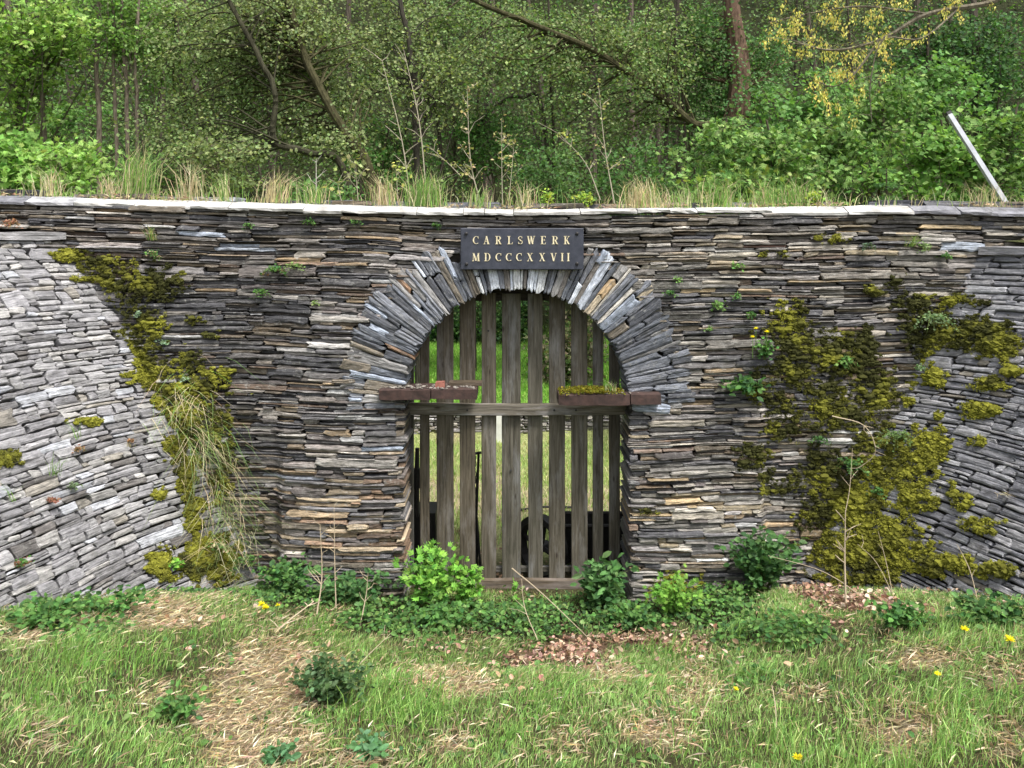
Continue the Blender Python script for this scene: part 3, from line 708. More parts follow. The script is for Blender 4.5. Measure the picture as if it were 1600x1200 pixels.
# ------------------------------------------------------------------ things beyond the gate
def wheel(name, c, r, w_, ax, parent=None, spokes=6):
    m = MB(); n = 24; a = np.arange(n)/n*2*pi
    e1 = np.array([0, 0, 1.]); e2 = np.cross(ax, e1)
    prof = [(r, -w_/2), (r, w_/2), (r*.82, w_/2), (r*.82, -w_/2)]
    V = np.array([[np.array(c)+ (e1*cos(t)+e2*sin(t))*rr+np.array(ax)*o_ for rr, o_ in prof] for t in a]).reshape(-1, 3)
    i = np.arange(n)[:, None]*4; i2 = ((np.arange(n)+1) % n)[:, None]*4; k = np.arange(4)[None, :]; k2 = (k+1) % 4
    m.add(V, np.stack([i+k, i2+k, i2+k2, i+k2], -1).reshape(-1, 4))
    for s_ in range(spokes):
        t = s_/spokes*2*pi+.2; d = e1*cos(t)+e2*sin(t); V, Fq = tube([np.array(c), np.array(c)+d*r*.85], .022, 5); m.add(V, Fq)
    V, Fq = tube([np.array(c)-np.array(ax)*w_*.8, np.array(c)+np.array(ax)*w_*.8], r*.16, 10); m.add(V, Fq)
    return m.build(name, IRON, parent)
DC = 7.05
cart = empty('mine_cart', (gx(920, DC), DC+CY, 0), 'black iron tub cart standing behind the right half of the gate', 'cart')
x0, x1 = gx(866, DC), gx(1000, DC); z1 = gz(822, DC); yc = DC+CY
V = box(x0, x1, yc, yc+.34, -.02, z1); V[:4, :2] = (V[:4, :2]-[(x0+x1)/2, yc+.17])*.84+[(x0+x1)/2, yc+.17]
inn = V.copy(); inn = (inn-[(x0+x1)/2, yc+.17, -.02])*[.93, .93, 1]+[(x0+x1)/2, yc+.17, .04]; inn[4:, 2] = z1
Q = [[0, 3, 2, 1]]+[list(q) for q in BOXF[2:]]+[[8, 9, 10, 11]]+[[q[0]+8, q[3]+8, q[2]+8, q[1]+8] for q in BOXF[2:]]+[[4, 5, 13, 12], [5, 6, 14, 13], [6, 7, 15, 14], [7, 4, 12, 15]]
mk('tub', np.concatenate([V, inn]), np.array(Q), IRON, cart)
rim = [V[4], V[5], V[6], V[7], V[4]]; m = MB()
for i in range(4): a_, b_ = tube([rim[i], rim[i+1]], .018, 6); m.add(a_, b_)
m.build('rim', IRON, cart)
for xx in (x0+.18, x1-.2):
    for yy in (yc+.02, yc+.32): wheel('wheel', (xx, yy, -.02), .11, .05, (0, 1, 0), cart)
big = empty('iron_wheel', (gx(846, 6.95), 6.95+CY, -.15), 'old black iron wheel leaning beside the tub cart behind the gate', 'wheel')  # plain iron wheel, known only by its dark outline
wheel('rim_and_spokes', (gx(846, 6.95), 6.95+CY, .13), .275, .09, (.72, .694, 0), big, 4)
V, Fq = tube([at(808, 797, 8.3), at(850, 792, 8.3), at(905, 793, 8.3)], .012, 6)
bar = empty('iron_rod', at(855, 793, 8.3), 'thin black iron rod lying level over the cart behind the gate', 'rod')
mk('rod', V, Fq, IRON, bar); V, Fq = tube([at(905, 793, 8.3), [gx(905, 8.3), 8.3+CY, -.05]], .012, 6); mk('support', V, Fq, IRON, bar); V, Fq = tube([at(808, 797, 8.3), [gx(808, 8.3), 8.3+CY, -.05]], .01, 6); mk('support', V, Fq, IRON, bar)
pump = empty('iron_pump', (gx(655, 7.0), 7.0+CY, 0), 'dark iron pump with upright lever behind the left edge of the gate', 'pump')
V = box(gx(618, 7.0), gx(682, 7.0), 7.0+CY, 7.0+CY+.35, -.1, gz(803, 7.0)); V[4:] = (V[4:]-V[4:].mean(0))*[.94, .9, 1]+V[4:].mean(0); mk('body', V, BOXF, IRON, pump)
V, Fq = tube([at(650, 806, 6.96), at(652, 700, 6.96)], [.03, .018], 8); mk('lever', V, Fq, IRON, pump)
V, Fq = tube([at(642, 735, 6.96), at(662, 735, 6.96)], .02, 8); mk('collar', V, Fq, IRON, pump)
V = box(gx(643, 6.96), gx(659, 6.96), 6.94+CY, 6.98+CY, gz(762, 6.96), gz(732, 6.96)); mk('bracket', V, BOXF, IRON, pump)
stand = empty('iron_stand', (gx(746, 7.0), 7.0+CY, 0), 'slim black iron stand with a hanging chain behind the gate left of centre', 'stand')
V, Fq = tube([at(744, 915, 7.0), at(744, 800, 7.0), at(748, 707, 7.0)], [.02, .016, .012], 6); mk('post', V, Fq, IRON, stand)
V, Fq = tube([at(740, 709, 7.0), at(752, 707, 7.0)], .012, 6); mk('cross_piece', V, Fq, IRON, stand)
for k in range(13):
    p = at(742.2-.6*sin(k), 716+k*8.5, 6.98); t = np.linspace(0, 2*pi, 9)
    e = np.array([1, 0, 0]) if k % 2 else np.array([.3, 1, 0])
    V, Fq = tube([p+e*cos(q)*.011+np.array([0, 0, 1])*sin(q)*.03 for q in t], .0045, 4, False)
    mk('chain_link', V, Fq, IRON, stand)
V, Fq = tube([at(744, 800, 7.0), at(752, 905, 6.95)], .012, 5); mk('brace', V, Fq, IRON, stand)
# low wall and white post between the lawns
low = empty('low_wall', (0, LAWN_Y, 0), 'low rough stone wall between two lawns seen through the gate', 'wall')
D0 = LAWN_Y-CY
m = MB(); Vc = box(-3.2, 3.2, LAWN_Y+.06, LAWN_Y+.3, -.2, .34); mk('core', Vc, BOXF, CORE, low)
its = []
for (u0, u1, v0, v1) in bond(-3.2, 3.2, -.05, .42, (.1, .2), (.3, .8), (.05, .12), (.12, .4)):
    def lsurf(u, v):
        u = np.asarray(u, dtype=float); P = np.stack([u, LAWN_Y+0*u+.02*vn(u, v, 3.), np.asarray(v)+0*u], -1); Nn = np.zeros(P.shape); Nn[..., 1] = -1; return P, Nn
    g = .006
    V, Fq, st = stone([(u0+g, v0+g), (u1-g, v0+g), (u1-g, v1-g), (u0+g, v1-g)], .12, random.gauss(0, .015), lsurf, .15)
    its.append((V, Fq, st, pick(PALW)*np.array([1.05, 1., .93]), 'stone'))
put_stones(low, its, limit=120)
V = box(gx(774, D0), gx(786, D0), LAWN_Y-.12, LAWN_Y-.03, -.02, gz(636, D0)); V[4:, 2] += [0, 0, .01, .01]
wp = empty('marker_post', (gx(780, D0), LAWN_Y-.08, 0), 'short white post in front of the low stone wall beyond the gate', 'post')
mk('post', V, BOXF, WHITE, wp); V = box(gx(773, D0), gx(787, D0), LAWN_Y-.13, LAWN_Y-.02, gz(636, D0)+.003, gz(634, D0)+.003); mk('cap', V, BOXF, WHITE, wp)

# ------------------------------------------------------------------ leaning metal pole on the wall
DP = 6.62
pole = empty('metal_pole', at(1577, 326, DP), 'pale square metal pole leaning to the left on top of the wall', 'pole')
a_, b_ = at(1481, 176, DP+.25), at(1577, 327, DP); d = b_-a_; d /= np.linalg.norm(d); sx = np.cross(d, [0, 1, 0]); sx /= np.linalg.norm(sx); sy = np.cross(d, sx)
def sq(p, r): return [p+sx*r+sy*r, p-sx*r+sy*r, p-sx*r-sy*r, p+sx*r-sy*r]
V = np.array(sq(a_, .019)+sq(b_, .019)+sq(a_, .014)+sq(a_+d*.15, .014))
Q = [[k, (k+1) % 4, 4+(k+1) % 4, 4+k] for k in range(4)]+[[k, 8+k, 8+(k+1) % 4, (k+1) % 4] for k in range(4)]+[[8+k, 12+k, 12+(k+1) % 4, 8+(k+1) % 4] for k in range(4)]+[[12, 15, 14, 13], [4, 5, 6, 7]]
mk('tube', V, np.array(Q), GALV, pole)
V = np.array(sq(a_-d*.006, .021)+sq(a_+d*.02, .021)); mk('end_fitting', V, BOXF, IRON, pole)

#@@PART3
# ------------------------------------------------------------------ plant makers
def unit(a): return a/(np.linalg.norm(a, axis=-1, keepdims=True)+1e-9)
TPL = {}
TPL['rhomb'] = (np.array([(0, 0, 0), (.5, .45, .08), (0, 1, 0), (-.5, .45, .08)]), np.array([(0, 1, 2), (0, 2, 3)]))
TPL['oval'] = (np.array([(0, 0, 0), (.3, .3, .07), (.27, .68, .08), (0, 1, -.04), (-.27, .68, .08), (-.3, .3, .07), (0, .5, 0)]), np.array([(0, 1, 6), (1, 2, 6), (2, 3, 6), (3, 4, 6), (4, 5, 6), (5, 0, 6)]))
_l = []
for k, (an, r_) in enumerate([(-100, .35), (-78, .72), (-52, .42), (-38, .95), (-20, .5), (0, 1.12), (20, .5), (38, .95), (52, .42), (78, .72), (100, .35)]):
    _l.append((sin(R(an))*r_*.6, .35+cos(R(an))*r_*.6, -.10*abs(an)/100+(.04 if r_ > .6 else -.02)))
TPL['lobed'] = (np.array([(0, 0, 0)]+_l), np.array([(0, i, i+1) for i in range(1, len(_l))]))
def leaves(tpl, P, D, size, tint, nrm=None, width=1., roll=.5):
    """vectorised leaves: base P, direction D, face normal near nrm"""
    T, Fq = TPL[tpl]; n = len(P); D = unit(np.asarray(D, dtype=float))
    if nrm is None: nrm = np.tile([0, 0, 1.], (n, 1))
    nrm = nrm+rng.normal(0, roll, (n, 3)); A = unit(np.cross(D, nrm)); B = np.cross(A, D)
    size = np.broadcast_to(np.asarray(size, dtype=float), (n,))[:, None, None]
    V = P[:, None, :]+size*(T[None, :, 0:1]*width*A[:, None, :]+T[None, :, 1:2]*D[:, None, :]+T[None, :, 2:3]*B[:, None, :])
    k = len(T); Q = (np.arange(n)[:, None, None]*k+Fq[None]).reshape(-1, 3)
    return V.reshape(-1, 3), Q, np.repeat(np.broadcast_to(tint, (n, 3)), k, 0)
def jcol(base, n, j=.18, hj=.12):
    b = np.array(base)[None, :]*(1+rng.normal(0, j, (n, 1))); b = b*(1+rng.normal(0, hj, (n, 3))); return np.clip(b, .004, .95)
def mixcol(cols, wts, n, j=.18):
    c = np.array(cols); i = rng.choice(len(c), n, p=np.array(wts)/sum(wts)); return np.clip(c[i]*(1+rng.normal(0, j, (n, 1)))*(1+rng.normal(0, .06, (n, 3))), .004, .95)
def blades(P, h, wd, lean, tint, curl=.6, up=None):
    """grass blades, three levels: base, middle, tip"""
    n = len(P); h = np.broadcast_to(h, (n,))[:, None]; wd = np.broadcast_to(wd, (n,))[:, None]
    a = rng.random(n)*2*pi; side = np.stack([np.cos(a), np.sin(a)*.6, 0*a], -1)
    lean = np.asarray(lean, dtype=float); up = np.array([0, 0, 1.]) if up is None else up
    M = P+up*h*.55+lean*h*.25; T = P+up*h*(1-.25*curl*np.linalg.norm(lean, axis=-1, keepdims=True))+lean*h*curl*1.3
    V = np.stack([P-side*wd*.5, P+side*wd*.5, M-side*wd*.42, M+side*wd*.42, T], 1).reshape(-1, 3)
    b = np.arange(n)[:, None]*5
    return V, [b+np.array([[0, 1, 3, 2]]), b+np.array([[2, 3, 4]])], np.repeat(np.broadcast_to(tint, (n, 3)), 5, 0)
def cat_(parts):
    V = []; Fs = {}; T = []; n = 0
    for (v, f, t) in parts:
        for q in (f if isinstance(f, list) else [f]): Fs.setdefault(q.shape[1], []).append(q+n)
        V.append(v); T.append(t); n += len(v)
    return np.concatenate(V), [np.concatenate(x) for x in Fs.values()], np.concatenate(T)
def rl(n, s): return np.stack([rng.normal(0, s, n), rng.normal(0, s, n), 0*np.zeros(n)], -1)

# ------------------------------------------------------------------ moss cushions
MB1 = [(110, 400, 30, 12), (150, 412, 40, 20), (185, 430, 45, 30), (230, 445, 45, 35), (190, 465, 30, 18), (235, 500, 42, 25), (297, 500, 20, 9), (330, 525, 14, 7), (230, 545, 32, 32), (265, 580, 48, 30), (315, 600, 48, 25), (347, 580, 16, 8), (290, 640, 50, 25), (330, 690, 38, 25), (285, 690, 30, 50), (292, 745, 20, 45), (250, 772, 14, 10), (12, 718, 20, 14), (248, 880, 18, 20), (325, 880, 45, 42), (275, 610, 35, 35), (340, 650, 25, 20), (120, 435, 20, 6), (135, 660, 22, 6), (300, 800, 15, 25), (345, 760, 18, 25), (355, 720, 16, 25)]
MB2 = [(1230, 500, 32, 32), (1240, 560, 52, 60), (1225, 640, 38, 48), (1300, 560, 50, 35), (1350, 560, 52, 40), (1370, 610, 52, 45), (1285, 620, 55, 32), (1320, 645, 60, 30), (1395, 435, 15, 20), (1370, 455, 16, 9), (1430, 472, 38, 17), (1450, 520, 62, 42), (1530, 520, 52, 30), (1562, 530, 24, 25), (1500, 470, 42, 12), (1480, 690, 16, 12), (1182, 712, 28, 18), (1230, 755, 52, 22), (1290, 740, 42, 42), (1330, 790, 85, 70), (1385, 740, 62, 45), (1340, 865, 72, 52), (1400, 840, 52, 52), (1430, 780, 42, 30), (1460, 880, 32, 20), (1535, 822, 40, 18), (1555, 890, 36, 12), (1500, 880, 36, 15), (1530, 640, 32, 12), (1545, 602, 30, 12), (1580, 580, 15, 8), (1490, 770, 11, 25), (1465, 650, 11, 9), (1505, 785, 13, 15), (1440, 700, 50, 45), (1380, 690, 50, 30), (1340, 905, 50, 20), (1300, 373, 20, 7), (1225, 397, 25, 8), (1012, 798, 30, 5), (1460, 590, 15, 20), (1530, 690, 15, 12), (1180, 600, 12, 30), (1045, 930, 40, 30), (1010, 950, 10, 20)]
def mossfield(px, py, bl):
    r = np.full(np.shape(px), -1.)
    for bx, by, rx, ry in bl: r = np.maximum(r, 1.15-np.sqrt(((px-bx)/rx)**2+((py-by)/ry)**2))
    return r
def moss_on(surf, ur, vr, n, bl, ok, stretch=1.):
    u = rng.uniform(*ur, n); v = rng.uniform(*vr, n); P, Nn = surf(u, v); px, py = proj(P)
    f = mossfield(px, py, bl)+.75*fbm(u, v, 6., 51)+.38*vn(u*14, v*34, 1., 52)+.25*vn(u, v, 45., 53)-.06
    k = (f > .12) & ok(u, v, px); return P[k], Nn[k], f[k], u[k], v[k]
parts_l = MB(); tuft = []
for name, surf, ur, vr, bl, ok in (
    ('a', main_surf, (-4.2, 4.2), (-.1, 3.), MB1+MB2, lambda u, v, px: (u > JL(v)-.03) & (u < JR(v)+.03) & ((u < -.9) | (u > .98))),
    ('b', wing_surf(-1), (-.05, 3.), (-.1, 2.8), MB1, lambda s, v, px: px < 460),
    ('c', wing_surf(1), (-.05, 3.), (-.1, 2.75), MB2, lambda s, v, px: px > 1100)):
    P, Nn, f, u, v = moss_on(surf, ur, vr, 60000, bl, ok)
    if len(P) == 0: continue
    # lumps
    sel = rng.random(len(P)) < 2600/max(2600, len(P)); sel = np.where(sel)[0][:3600]
    bright = sstep(-.5, .5, .35*vn(u, v, 40., 63)+ fbm(u, v, 2.3, 61)+.5*vn(u, v, 9., 62)+(.25 if name != 'a' else -.2))
    cols = np.array([.05, .052, .018])[None]*(1-bright[:, None])+np.array([.23, .23, .035])[None]*bright[:, None]
    for i in sel:
        r = .010+.018*min(1, f[i])*random.uniform(.5, 1.3); V, Fq = blob(P[i]+Nn[i]*(.012*min(1.5, max(0, f[i]))), (r*1.35, r, r*.8), .3); parts_l.add(V, Fq, cols[i]*random.uniform(.6, 1.1))
    m_ = rng.integers(0, len(P), 60000 if name != 'b' else 42000)
    Pm = P[m_]+Nn[m_]*(rng.random((len(m_), 1))*.024*np.clip(f[m_], .1, 1.2)[:, None]+.008)+rng.normal(0, .006, (len(m_), 3))
    Dm = Nn[m_]*.8+rng.normal(0, .6, (len(m_), 3))+np.array([0, 0, -.35]); c = cols[m_]*(1+rng.normal(0, .28, (len(m_), 1)))*1.15
    tuft.append(leaves('rhomb', Pm, Dm, rng.uniform(.006, .017, len(m_)), np.clip(c, .01, .6), Nn[m_], .5, .7))
V, Fq, T = cat_(tuft)
lv = np.concatenate(parts_l.V); lt = np.concatenate(parts_l.T); lf = np.concatenate([q for fs in parts_l.F.values() for q in fs])
V, Fq, T = cat_([(V, Fq[0], T), (lv, lf, lt)])
tag(mk('moss', V, Fq, MOSS, tint=T), kind='stuff')
# moss on the right beam
n = 2600; x = gx(925, DB)+rng.normal(0, .13, n).clip(-.24, .25); y = rng.uniform(DB+CY-.004, DB+CY+.24, n)
z = gz(617, DB)+.012*np.clip(1-((x-gx(925, DB))/.25)**2, 0, 1)
V, Fq, T = leaves('rhomb', np.stack([x, y, z+rng.random(n)*.012], -1), rng.normal(0, 1, (n, 3))+[0, -.3, .6], .018, jcol((.17, .16, .02), n, .3), None, .6, .8)
tag(mk('beam_moss', V, Fq, MOSS, tint=T), kind='stuff')

# ------------------------------------------------------------------ grass, litter and low herbs on the ground
def scatter(n, xr, yr):
    # denser toward the camera, where single blades show larger
    x = rng.uniform(*xr, n); y = rng.uniform(*yr, n); return x, y
def mask_front(x, y):
    z = ground(x, y); D = y-CY
    g = z+.1
    # stay inside the two wings
    l = JL(g); r = JR(g); f = np.maximum(-y, 0)
    sl = np.interp(f, [0, .5, 1., 1.6, 2.4, 3.5, 4.1], [0, .38, .62, .86, 1.12, 1.45, 1.65])
    return (x > l-sl+.05) & (x < r+sl-.05) & (y < .1-.12*((np.abs(x) > .9)))
GB = []
n = 280000; x, y = scatter(n, (-3.6, 3.7), (-4.0, .05)); d, l, c, px, py = zones(x, y)
dens = np.clip(.97-.97*sstep(.12, .7, d)-.9*sstep(.2, .6, l)-.75*sstep(.3, .7, c), .03, 1)*(.45+.55*sstep(-.5, .4, fbm(x, y, 3.5, 71)))
k = (rng.random(n) < dens) & mask_front(x, y); x, y, d, c = x[k], y[k], d[k], c[k]; n = len(x)
tuf = sstep(-.2, .7, fbm(x, y, 2.6, 72)); h = (.025+.095*tuf**1.5*rng.random(n)+.03*rng.random(n))*np.interp(-y, [0, 1.2, 3.4], [.75, 1., 1.05])
P = np.stack([x, y, ground(x, y)-.008], -1); wind = np.stack([.35+.5*vn(x, y, 1.5, 73), .3*vn(x, y, 2., 74), 0*x], -1)
gc = np.where((rng.random(n) < .07+.35*sstep(.1, .6, d)+.2*sstep(.0, .6, fbm(x, y, 3.2, 79)))[:, None], mixcol([(.55, .48, .28), (.44, .36, .2)], [1, 1], n), mixcol([(.23, .40, .10), (.32, .51, .15), (.16, .30, .075), (.42, .56, .21)], [4, 3, 2.5, 2], n, .2)*(1+.25*fbm(x, y, 1.6, 75))[:, None])
GB.append(blades(P, h, rng.uniform(.002, .0047, n), wind+rl(n, .45), np.clip(gc, .01, .9)))
# tall green swathes
n = 42000; x, y = scatter(n, (-3.6, 3.7), (-4.0, -.3)); d, l, c, px, py = zones(x, y)
TALL = [(150, 1040, 140, 35, 1.), (60, 1080, 80, 40, .9), (620, 1110, 120, 50, 1.), (560, 1060, 60, 25, .7), (1040, 1020, 60, 22, .8), (1150, 995, 20, 20, 1.), (860, 1110, 90, 40, .8), (1480, 1120, 60, 40, 1.), (1240, 1160, 60, 40, .8), (500, 990, 80, 25, .7), (1480, 990, 90, 22, .8), (350, 945, 80, 10, .6), (1570, 1090, 30, 40, .8), (290, 1000, 60, 20, .5), (1060, 1170, 50, 30, .5), (780, 1160, 70, 35, .7)]
t = zone(px, py, TALL)+.2*vn(x, y, 8., 77); k = (rng.random(n) < sstep(.3, .9, t)) & mask_front(x, y); x, y = x[k], y[k]; n = len(x)
P = np.stack([x, y, ground(x, y)-.01], -1)
GB.append(blades(P, rng.uniform(.08, .17, n), rng.uniform(.0035, .007, n), np.array([.35, -.05, 0])+rl(n, .38), mixcol([(.20, .37, .08), (.31, .47, .13), (.15, .29, .07)], [3, 2, 2], n), .8))
# beyond the gate: two lawns
n = 60000; x = rng.uniform(-3.4, 3.4, n); y = rng.uniform(1.2, 4.8, n); P = np.stack([x, y, ground(x, y)-.005], -1)
keep = rng.random(n) < .35+.65*sstep(-.3, .4, fbm(x, y, 2.5, 78)-.5*np.exp(-((y-2.3)/.45)**2)); P = P[keep]; n = len(P)
GB.append(blades(P, rng.uniform(.03, .10, n), .009, rl(n, .4), mixcol([(.36, .50, .16), (.50, .57, .25), (.58, .53, .32), (.25, .38, .10)], [3, 2, 2, 2], n)))
n = 40000; x = rng.uniform(-4.6, 4.6, n); y = rng.uniform(5.2, 13.5, n); P = np.stack([x, y, ground(x, y)-.005], -1)
GB.append(blades(P, rng.uniform(.04, .09, n), .02, rl(n, .4), mixcol([(.19, .37, .06), (.27, .44, .09)], [1, 1], n, .1)))
V, Fq, T = cat_(GB); tag(mk('grass', V, Fq, GRASS, tint=T), kind='stuff')
# dry straw lying flat
n = 150000; x, y = scatter(n, (-3.6, 3.7), (-4.0, .0)); d, l, c, px, py = zones(x, y)
k = (rng.random(n) < np.clip(.07+.93*sstep(.05, .6, d)-.3*sstep(.4, .7, c), 0, 1)) & mask_front(x, y); x, y = x[k], y[k]; n = len(x)
P = np.stack([x, y, ground(x, y)+rng.random(n)*.025], -1); a = rng.normal(.5, 1.3, n)
D = np.stack([np.cos(a), np.sin(a), rng.normal(0.05, .18, n)], -1)
V, Fq, T = leaves('rhomb', P, D, rng.uniform(.025, .085, n), mixcol([(.60, .50, .33), (.48, .38, .25), (.70, .62, .45), (.33, .25, .16)], [4, 3, 2, 1.5], n), None, .04, .5)
tag(mk('dry_straw', V, Fq, DRY, tint=T), kind='stuff')
# fallen leaves
n = 16000; x, y = scatter(n, (-2.2, 3.6), (-2.3, .1)); d, l, c, px, py = zones(x, y)
k = (rng.random(n) < np.clip(.03+.9*sstep(.25, .9, l+.4*vn(x, y, 7., 84)), 0, 1)) & mask_front(x, y); x, y = x[k], y[k]
x2 = rng.uniform(-3, 3, 900); y2 = rng.uniform(.5, 1.6, 900); x = np.concatenate([x, x2]); y = np.concatenate([y, y2]); n = len(x)
P = np.stack([x, y, ground(x, y)+rng.random(n)*.03+.005], -1); a = rng.random(n)*2*pi
V, Fq, T = leaves('oval', P, np.stack([np.cos(a), np.sin(a), rng.normal(.1, .35, n)], -1), rng.uniform(.018, .05, n), mixcol([(.42, .27, .19), (.30, .18, .13), (.56, .42, .32), (.18, .10, .07)], [4, 3, 2, 2], n, .25), None, 1., .6)
tag(mk('fallen_leaves', V, Fq, DRY, tint=T), kind='stuff')
# low herbs: ground cover near the wall and here and there in the grass
n = 60000; x, y = scatter(n, (-3.6, 3.7), (-3.3, .1)); d, l, c, px, py = zones(x, y)
HZ = [(100, 990, 100, 28, .8), (1250, 1000, 120, 30, .8), (560, 970, 60, 20, .6), (1180, 1060, 60, 30, .6), (200, 1130, 60, 30, .4), (1400, 1100, 40, 30, .3), (80, 1170, 60, 20, .4)]
cc = np.maximum(c, zone(px, py, HZ)+.3*vn(x, y, 6., 80)); k = (rng.random(n) < np.clip(.05+.12*sstep(.1, .6, fbm(x, y, 2.8, 83))+.9*sstep(.35, .8, cc)-.45*sstep(.5, .8, l), 0, 1)) & mask_front(x, y); x, y, cc = x[k], y[k], cc[k]; n = len(x)
clump = sstep(-.3, .5, fbm(x, y, 4., 81))
P = np.stack([x, y, ground(x, y)+.01+(.02+.10*clump)*rng.random(n)*sstep(.3, .9, cc)], -1); a = rng.random(n)*2*pi
tone = fbm(x, y, 1.7, 82)
lc = mixcol([(.09, .19, .05), (.14, .27, .07), (.06, .13, .045), (.20, .33, .10)], [4, 3, 3, 1.5], n)*(1+.35*tone)[:, None]
V, Fq, T = leaves('oval', P, np.stack([np.cos(a), np.sin(a), rng.normal(.25, .3, n)], -1), rng.uniform(.018, .045, n), np.clip(lc, .01, .8), np.tile([0, -.4, .8], (n, 1)), 1.15, .45)
tag(mk('ground_cover', V, Fq, LEAF, tint=T), kind='stuff')

# ------------------------------------------------------------------ single plants
def herb(name, label, base, n, h, spread, tpl, size, cols, wts=None, cat='plant', group=None, up=(0, 0, 1), stemcol=(.12, .16, .05), per=14, droop=.4, width=1., stem_r=.0025, mat=None):
    base = np.array(base, dtype=float); root = empty(name, base, label, cat, group); m = MB(); LP = []; LD = []
    up = np.array(up, dtype=float)
    for i in range(n):
        a = random.random()*2*pi; s_ = spread*sqrt(random.random()); hh = h*random.uniform(.55, 1.05)
        off = np.array([cos(a)*s_, sin(a)*s_*.7, 0]); tip = base+off+up*hh-np.array([0, 0, droop*s_*.6]); mid = base+off*.45+up*hh*.6
        path = smoothpath([base+off*.12, mid, tip], 4); V, Fq = tube(path, np.linspace(stem_r, stem_r*.4, len(path)), 4, False); m.add(V, Fq, stemcol)
        for k in range(per):
            t = .25+.75*(k+random.random())/per; j = min(len(path)-1, int(t*(len(path)-1))); p = path[j]+rng.normal(0, size*.4, 3)
            d = rng.normal(0, 1, 3); d[2] = d[2]*.4+.1; LP.append(p); LD.append(d+off*2)
    o = m.build('stem', BARK, root)
    LP = np.array(LP); LD = np.array(LD); k = len(LP)
    T = mixcol(cols, wts or [1]*len(cols), k, .16)
    V, Fq, T = leaves(tpl, LP, LD, rng.uniform(.6, 1.15, k)*size, T, np.tile([0, -.55, .75], (k, 1)), width, .4)
    mk('leaves', V, Fq, mat or LEAF, root, tint=T); return root
def on_ground(px, py):
    # the ground point that shows at px, py
    for D in np.arange(3.2, 6.6, .01):
        p = at(px, py, D)
        if ground(p[0], p[1]) >= p[2]: return np.array([p[0], p[1], float(ground(p[0], p[1]))])
    p = at(px, py, 6.2); p[2] = float(ground(p[0], p[1])); return p
BRI = [(.20, .42, .06), (.14, .33, .05), (.28, .50, .10)]; DAR = [(.05, .12, .04), (.08, .18, .055), (.12, .24, .08)]; MID = [(.09, .20, .05), (.13, .27, .07), (.06, .15, .045)]
def gp(px, y): p = np.array([(px-800)/F*(y-CY), y, 0]); p[2] = float(ground(p[0], y)); return p
herb('celandine_plant', 'bushy bright green lobed leaf plant growing at the left foot of the gate', gp(672, -.32), 30, .50, .30, 'lobed', .075, BRI+[(.10, .24, .05)], per=12)
herb('celandine_plant', 'smaller spray of bright lobed leaves reaching right from the bushy plant at the gate foot', gp(728, -.3), 16, .40, .17, 'lobed', .07, BRI, per=11)
herb('elder_sprout', 'dark bluish green leafy sprout at the right foot of the gate', gp(942, -.25), 26, .36, .24, 'oval', .085, DAR, per=16, width=.75)
herb('bramble_bush', 'dark green bramble bush against the wall foot right of the gate', gp(1190, -.35), 46, .5, .34, 'oval', .06, DAR, per=16, width=1.1)
herb('leafy_plant', 'fresh yellow green leafy plant on the mossy mound right of the gate', gp(1058, -.45), 30, .32, .3, 'lobed', .05, [(.24, .44, .08), (.17, .35, .06)], per=12)
herb('leafy_plant', 'low dark nettle clump at the foot of the left pier', gp(560, -.3), 34, .26, .4, 'oval', .055, DAR, per=12)
herb('leafy_plant', 'dark nettle clump in the corner between left pier and mossy wing', gp(455, -.35), 34, .30, .3, 'oval', .055, MID+DAR, per=12)
herb('leafy_plant', 'low green nettles in front of the middle of the gate', gp(690, -.6), 30, .16, .42, 'oval', .05, MID, per=10)
herb('leafy_plant', 'low green nettles before the right jamb of the gate', gp(985, -.6), 26, .16, .3, 'oval', .05, MID, per=10)
herb('leafy_plant', 'single bright young leaf sprig before the bottom rail of the gate', gp(806, -.2), 3, .2, .06, 'lobed', .055, BRI, per=4)
herb('bramble_bush', 'dark glossy bramble bush standing in the grass left of centre', on_ground(512, 1100), 50, .24, .27, 'oval', .036, [(.04, .085, .03), (.07, .13, .045), (.12, .2, .09)], per=14)
herb('leafy_plant', 'low dark leafy plant in the dry grass at left foreground', on_ground(285, 1130), 16, .13, .14, 'oval', .04, MID, per=9)
herb('leafy_plant', 'small glossy leafed plant at the bottom edge left of centre', on_ground(585, 1190), 12, .12, .12, 'oval', .04, [(.09, .2, .08), (.13, .28, .13)], per=8)
herb('leafy_plant', 'small glossy leafed plant at the bottom left edge beside dry grass', on_ground(435, 1195), 9, .10, .09, 'oval', .04, [(.09, .2, .08), (.13, .28, .13)], per=7)
herb('leafy_plant', 'green nettle clump at the foot of the pale left wing', on_ground(180, 960), 24, .17, .3, 'oval', .04, MID, per=11)
herb('leafy_plant', 'green nettle clump before the left wing near the picture edge', on_ground(70, 980), 30, .16, .34, 'oval', .04, MID, per=11)
herb('leafy_plant', 'green nettle clump at the foot of the right wing', on_ground(1400, 985), 18, .2, .2, 'oval', .045, MID, per=11)
herb('leafy_plant', 'dark nettle clump at the right edge below the wing', on_ground(1555, 985), 22, .2, .24, 'oval', .045, MID+DAR, per=11)
herb('leafy_plant', 'grey green herb spreading in the grass below the leaf litter', on_ground(1250, 990), 30, .12, .42, 'oval', .035, MID, per=10)

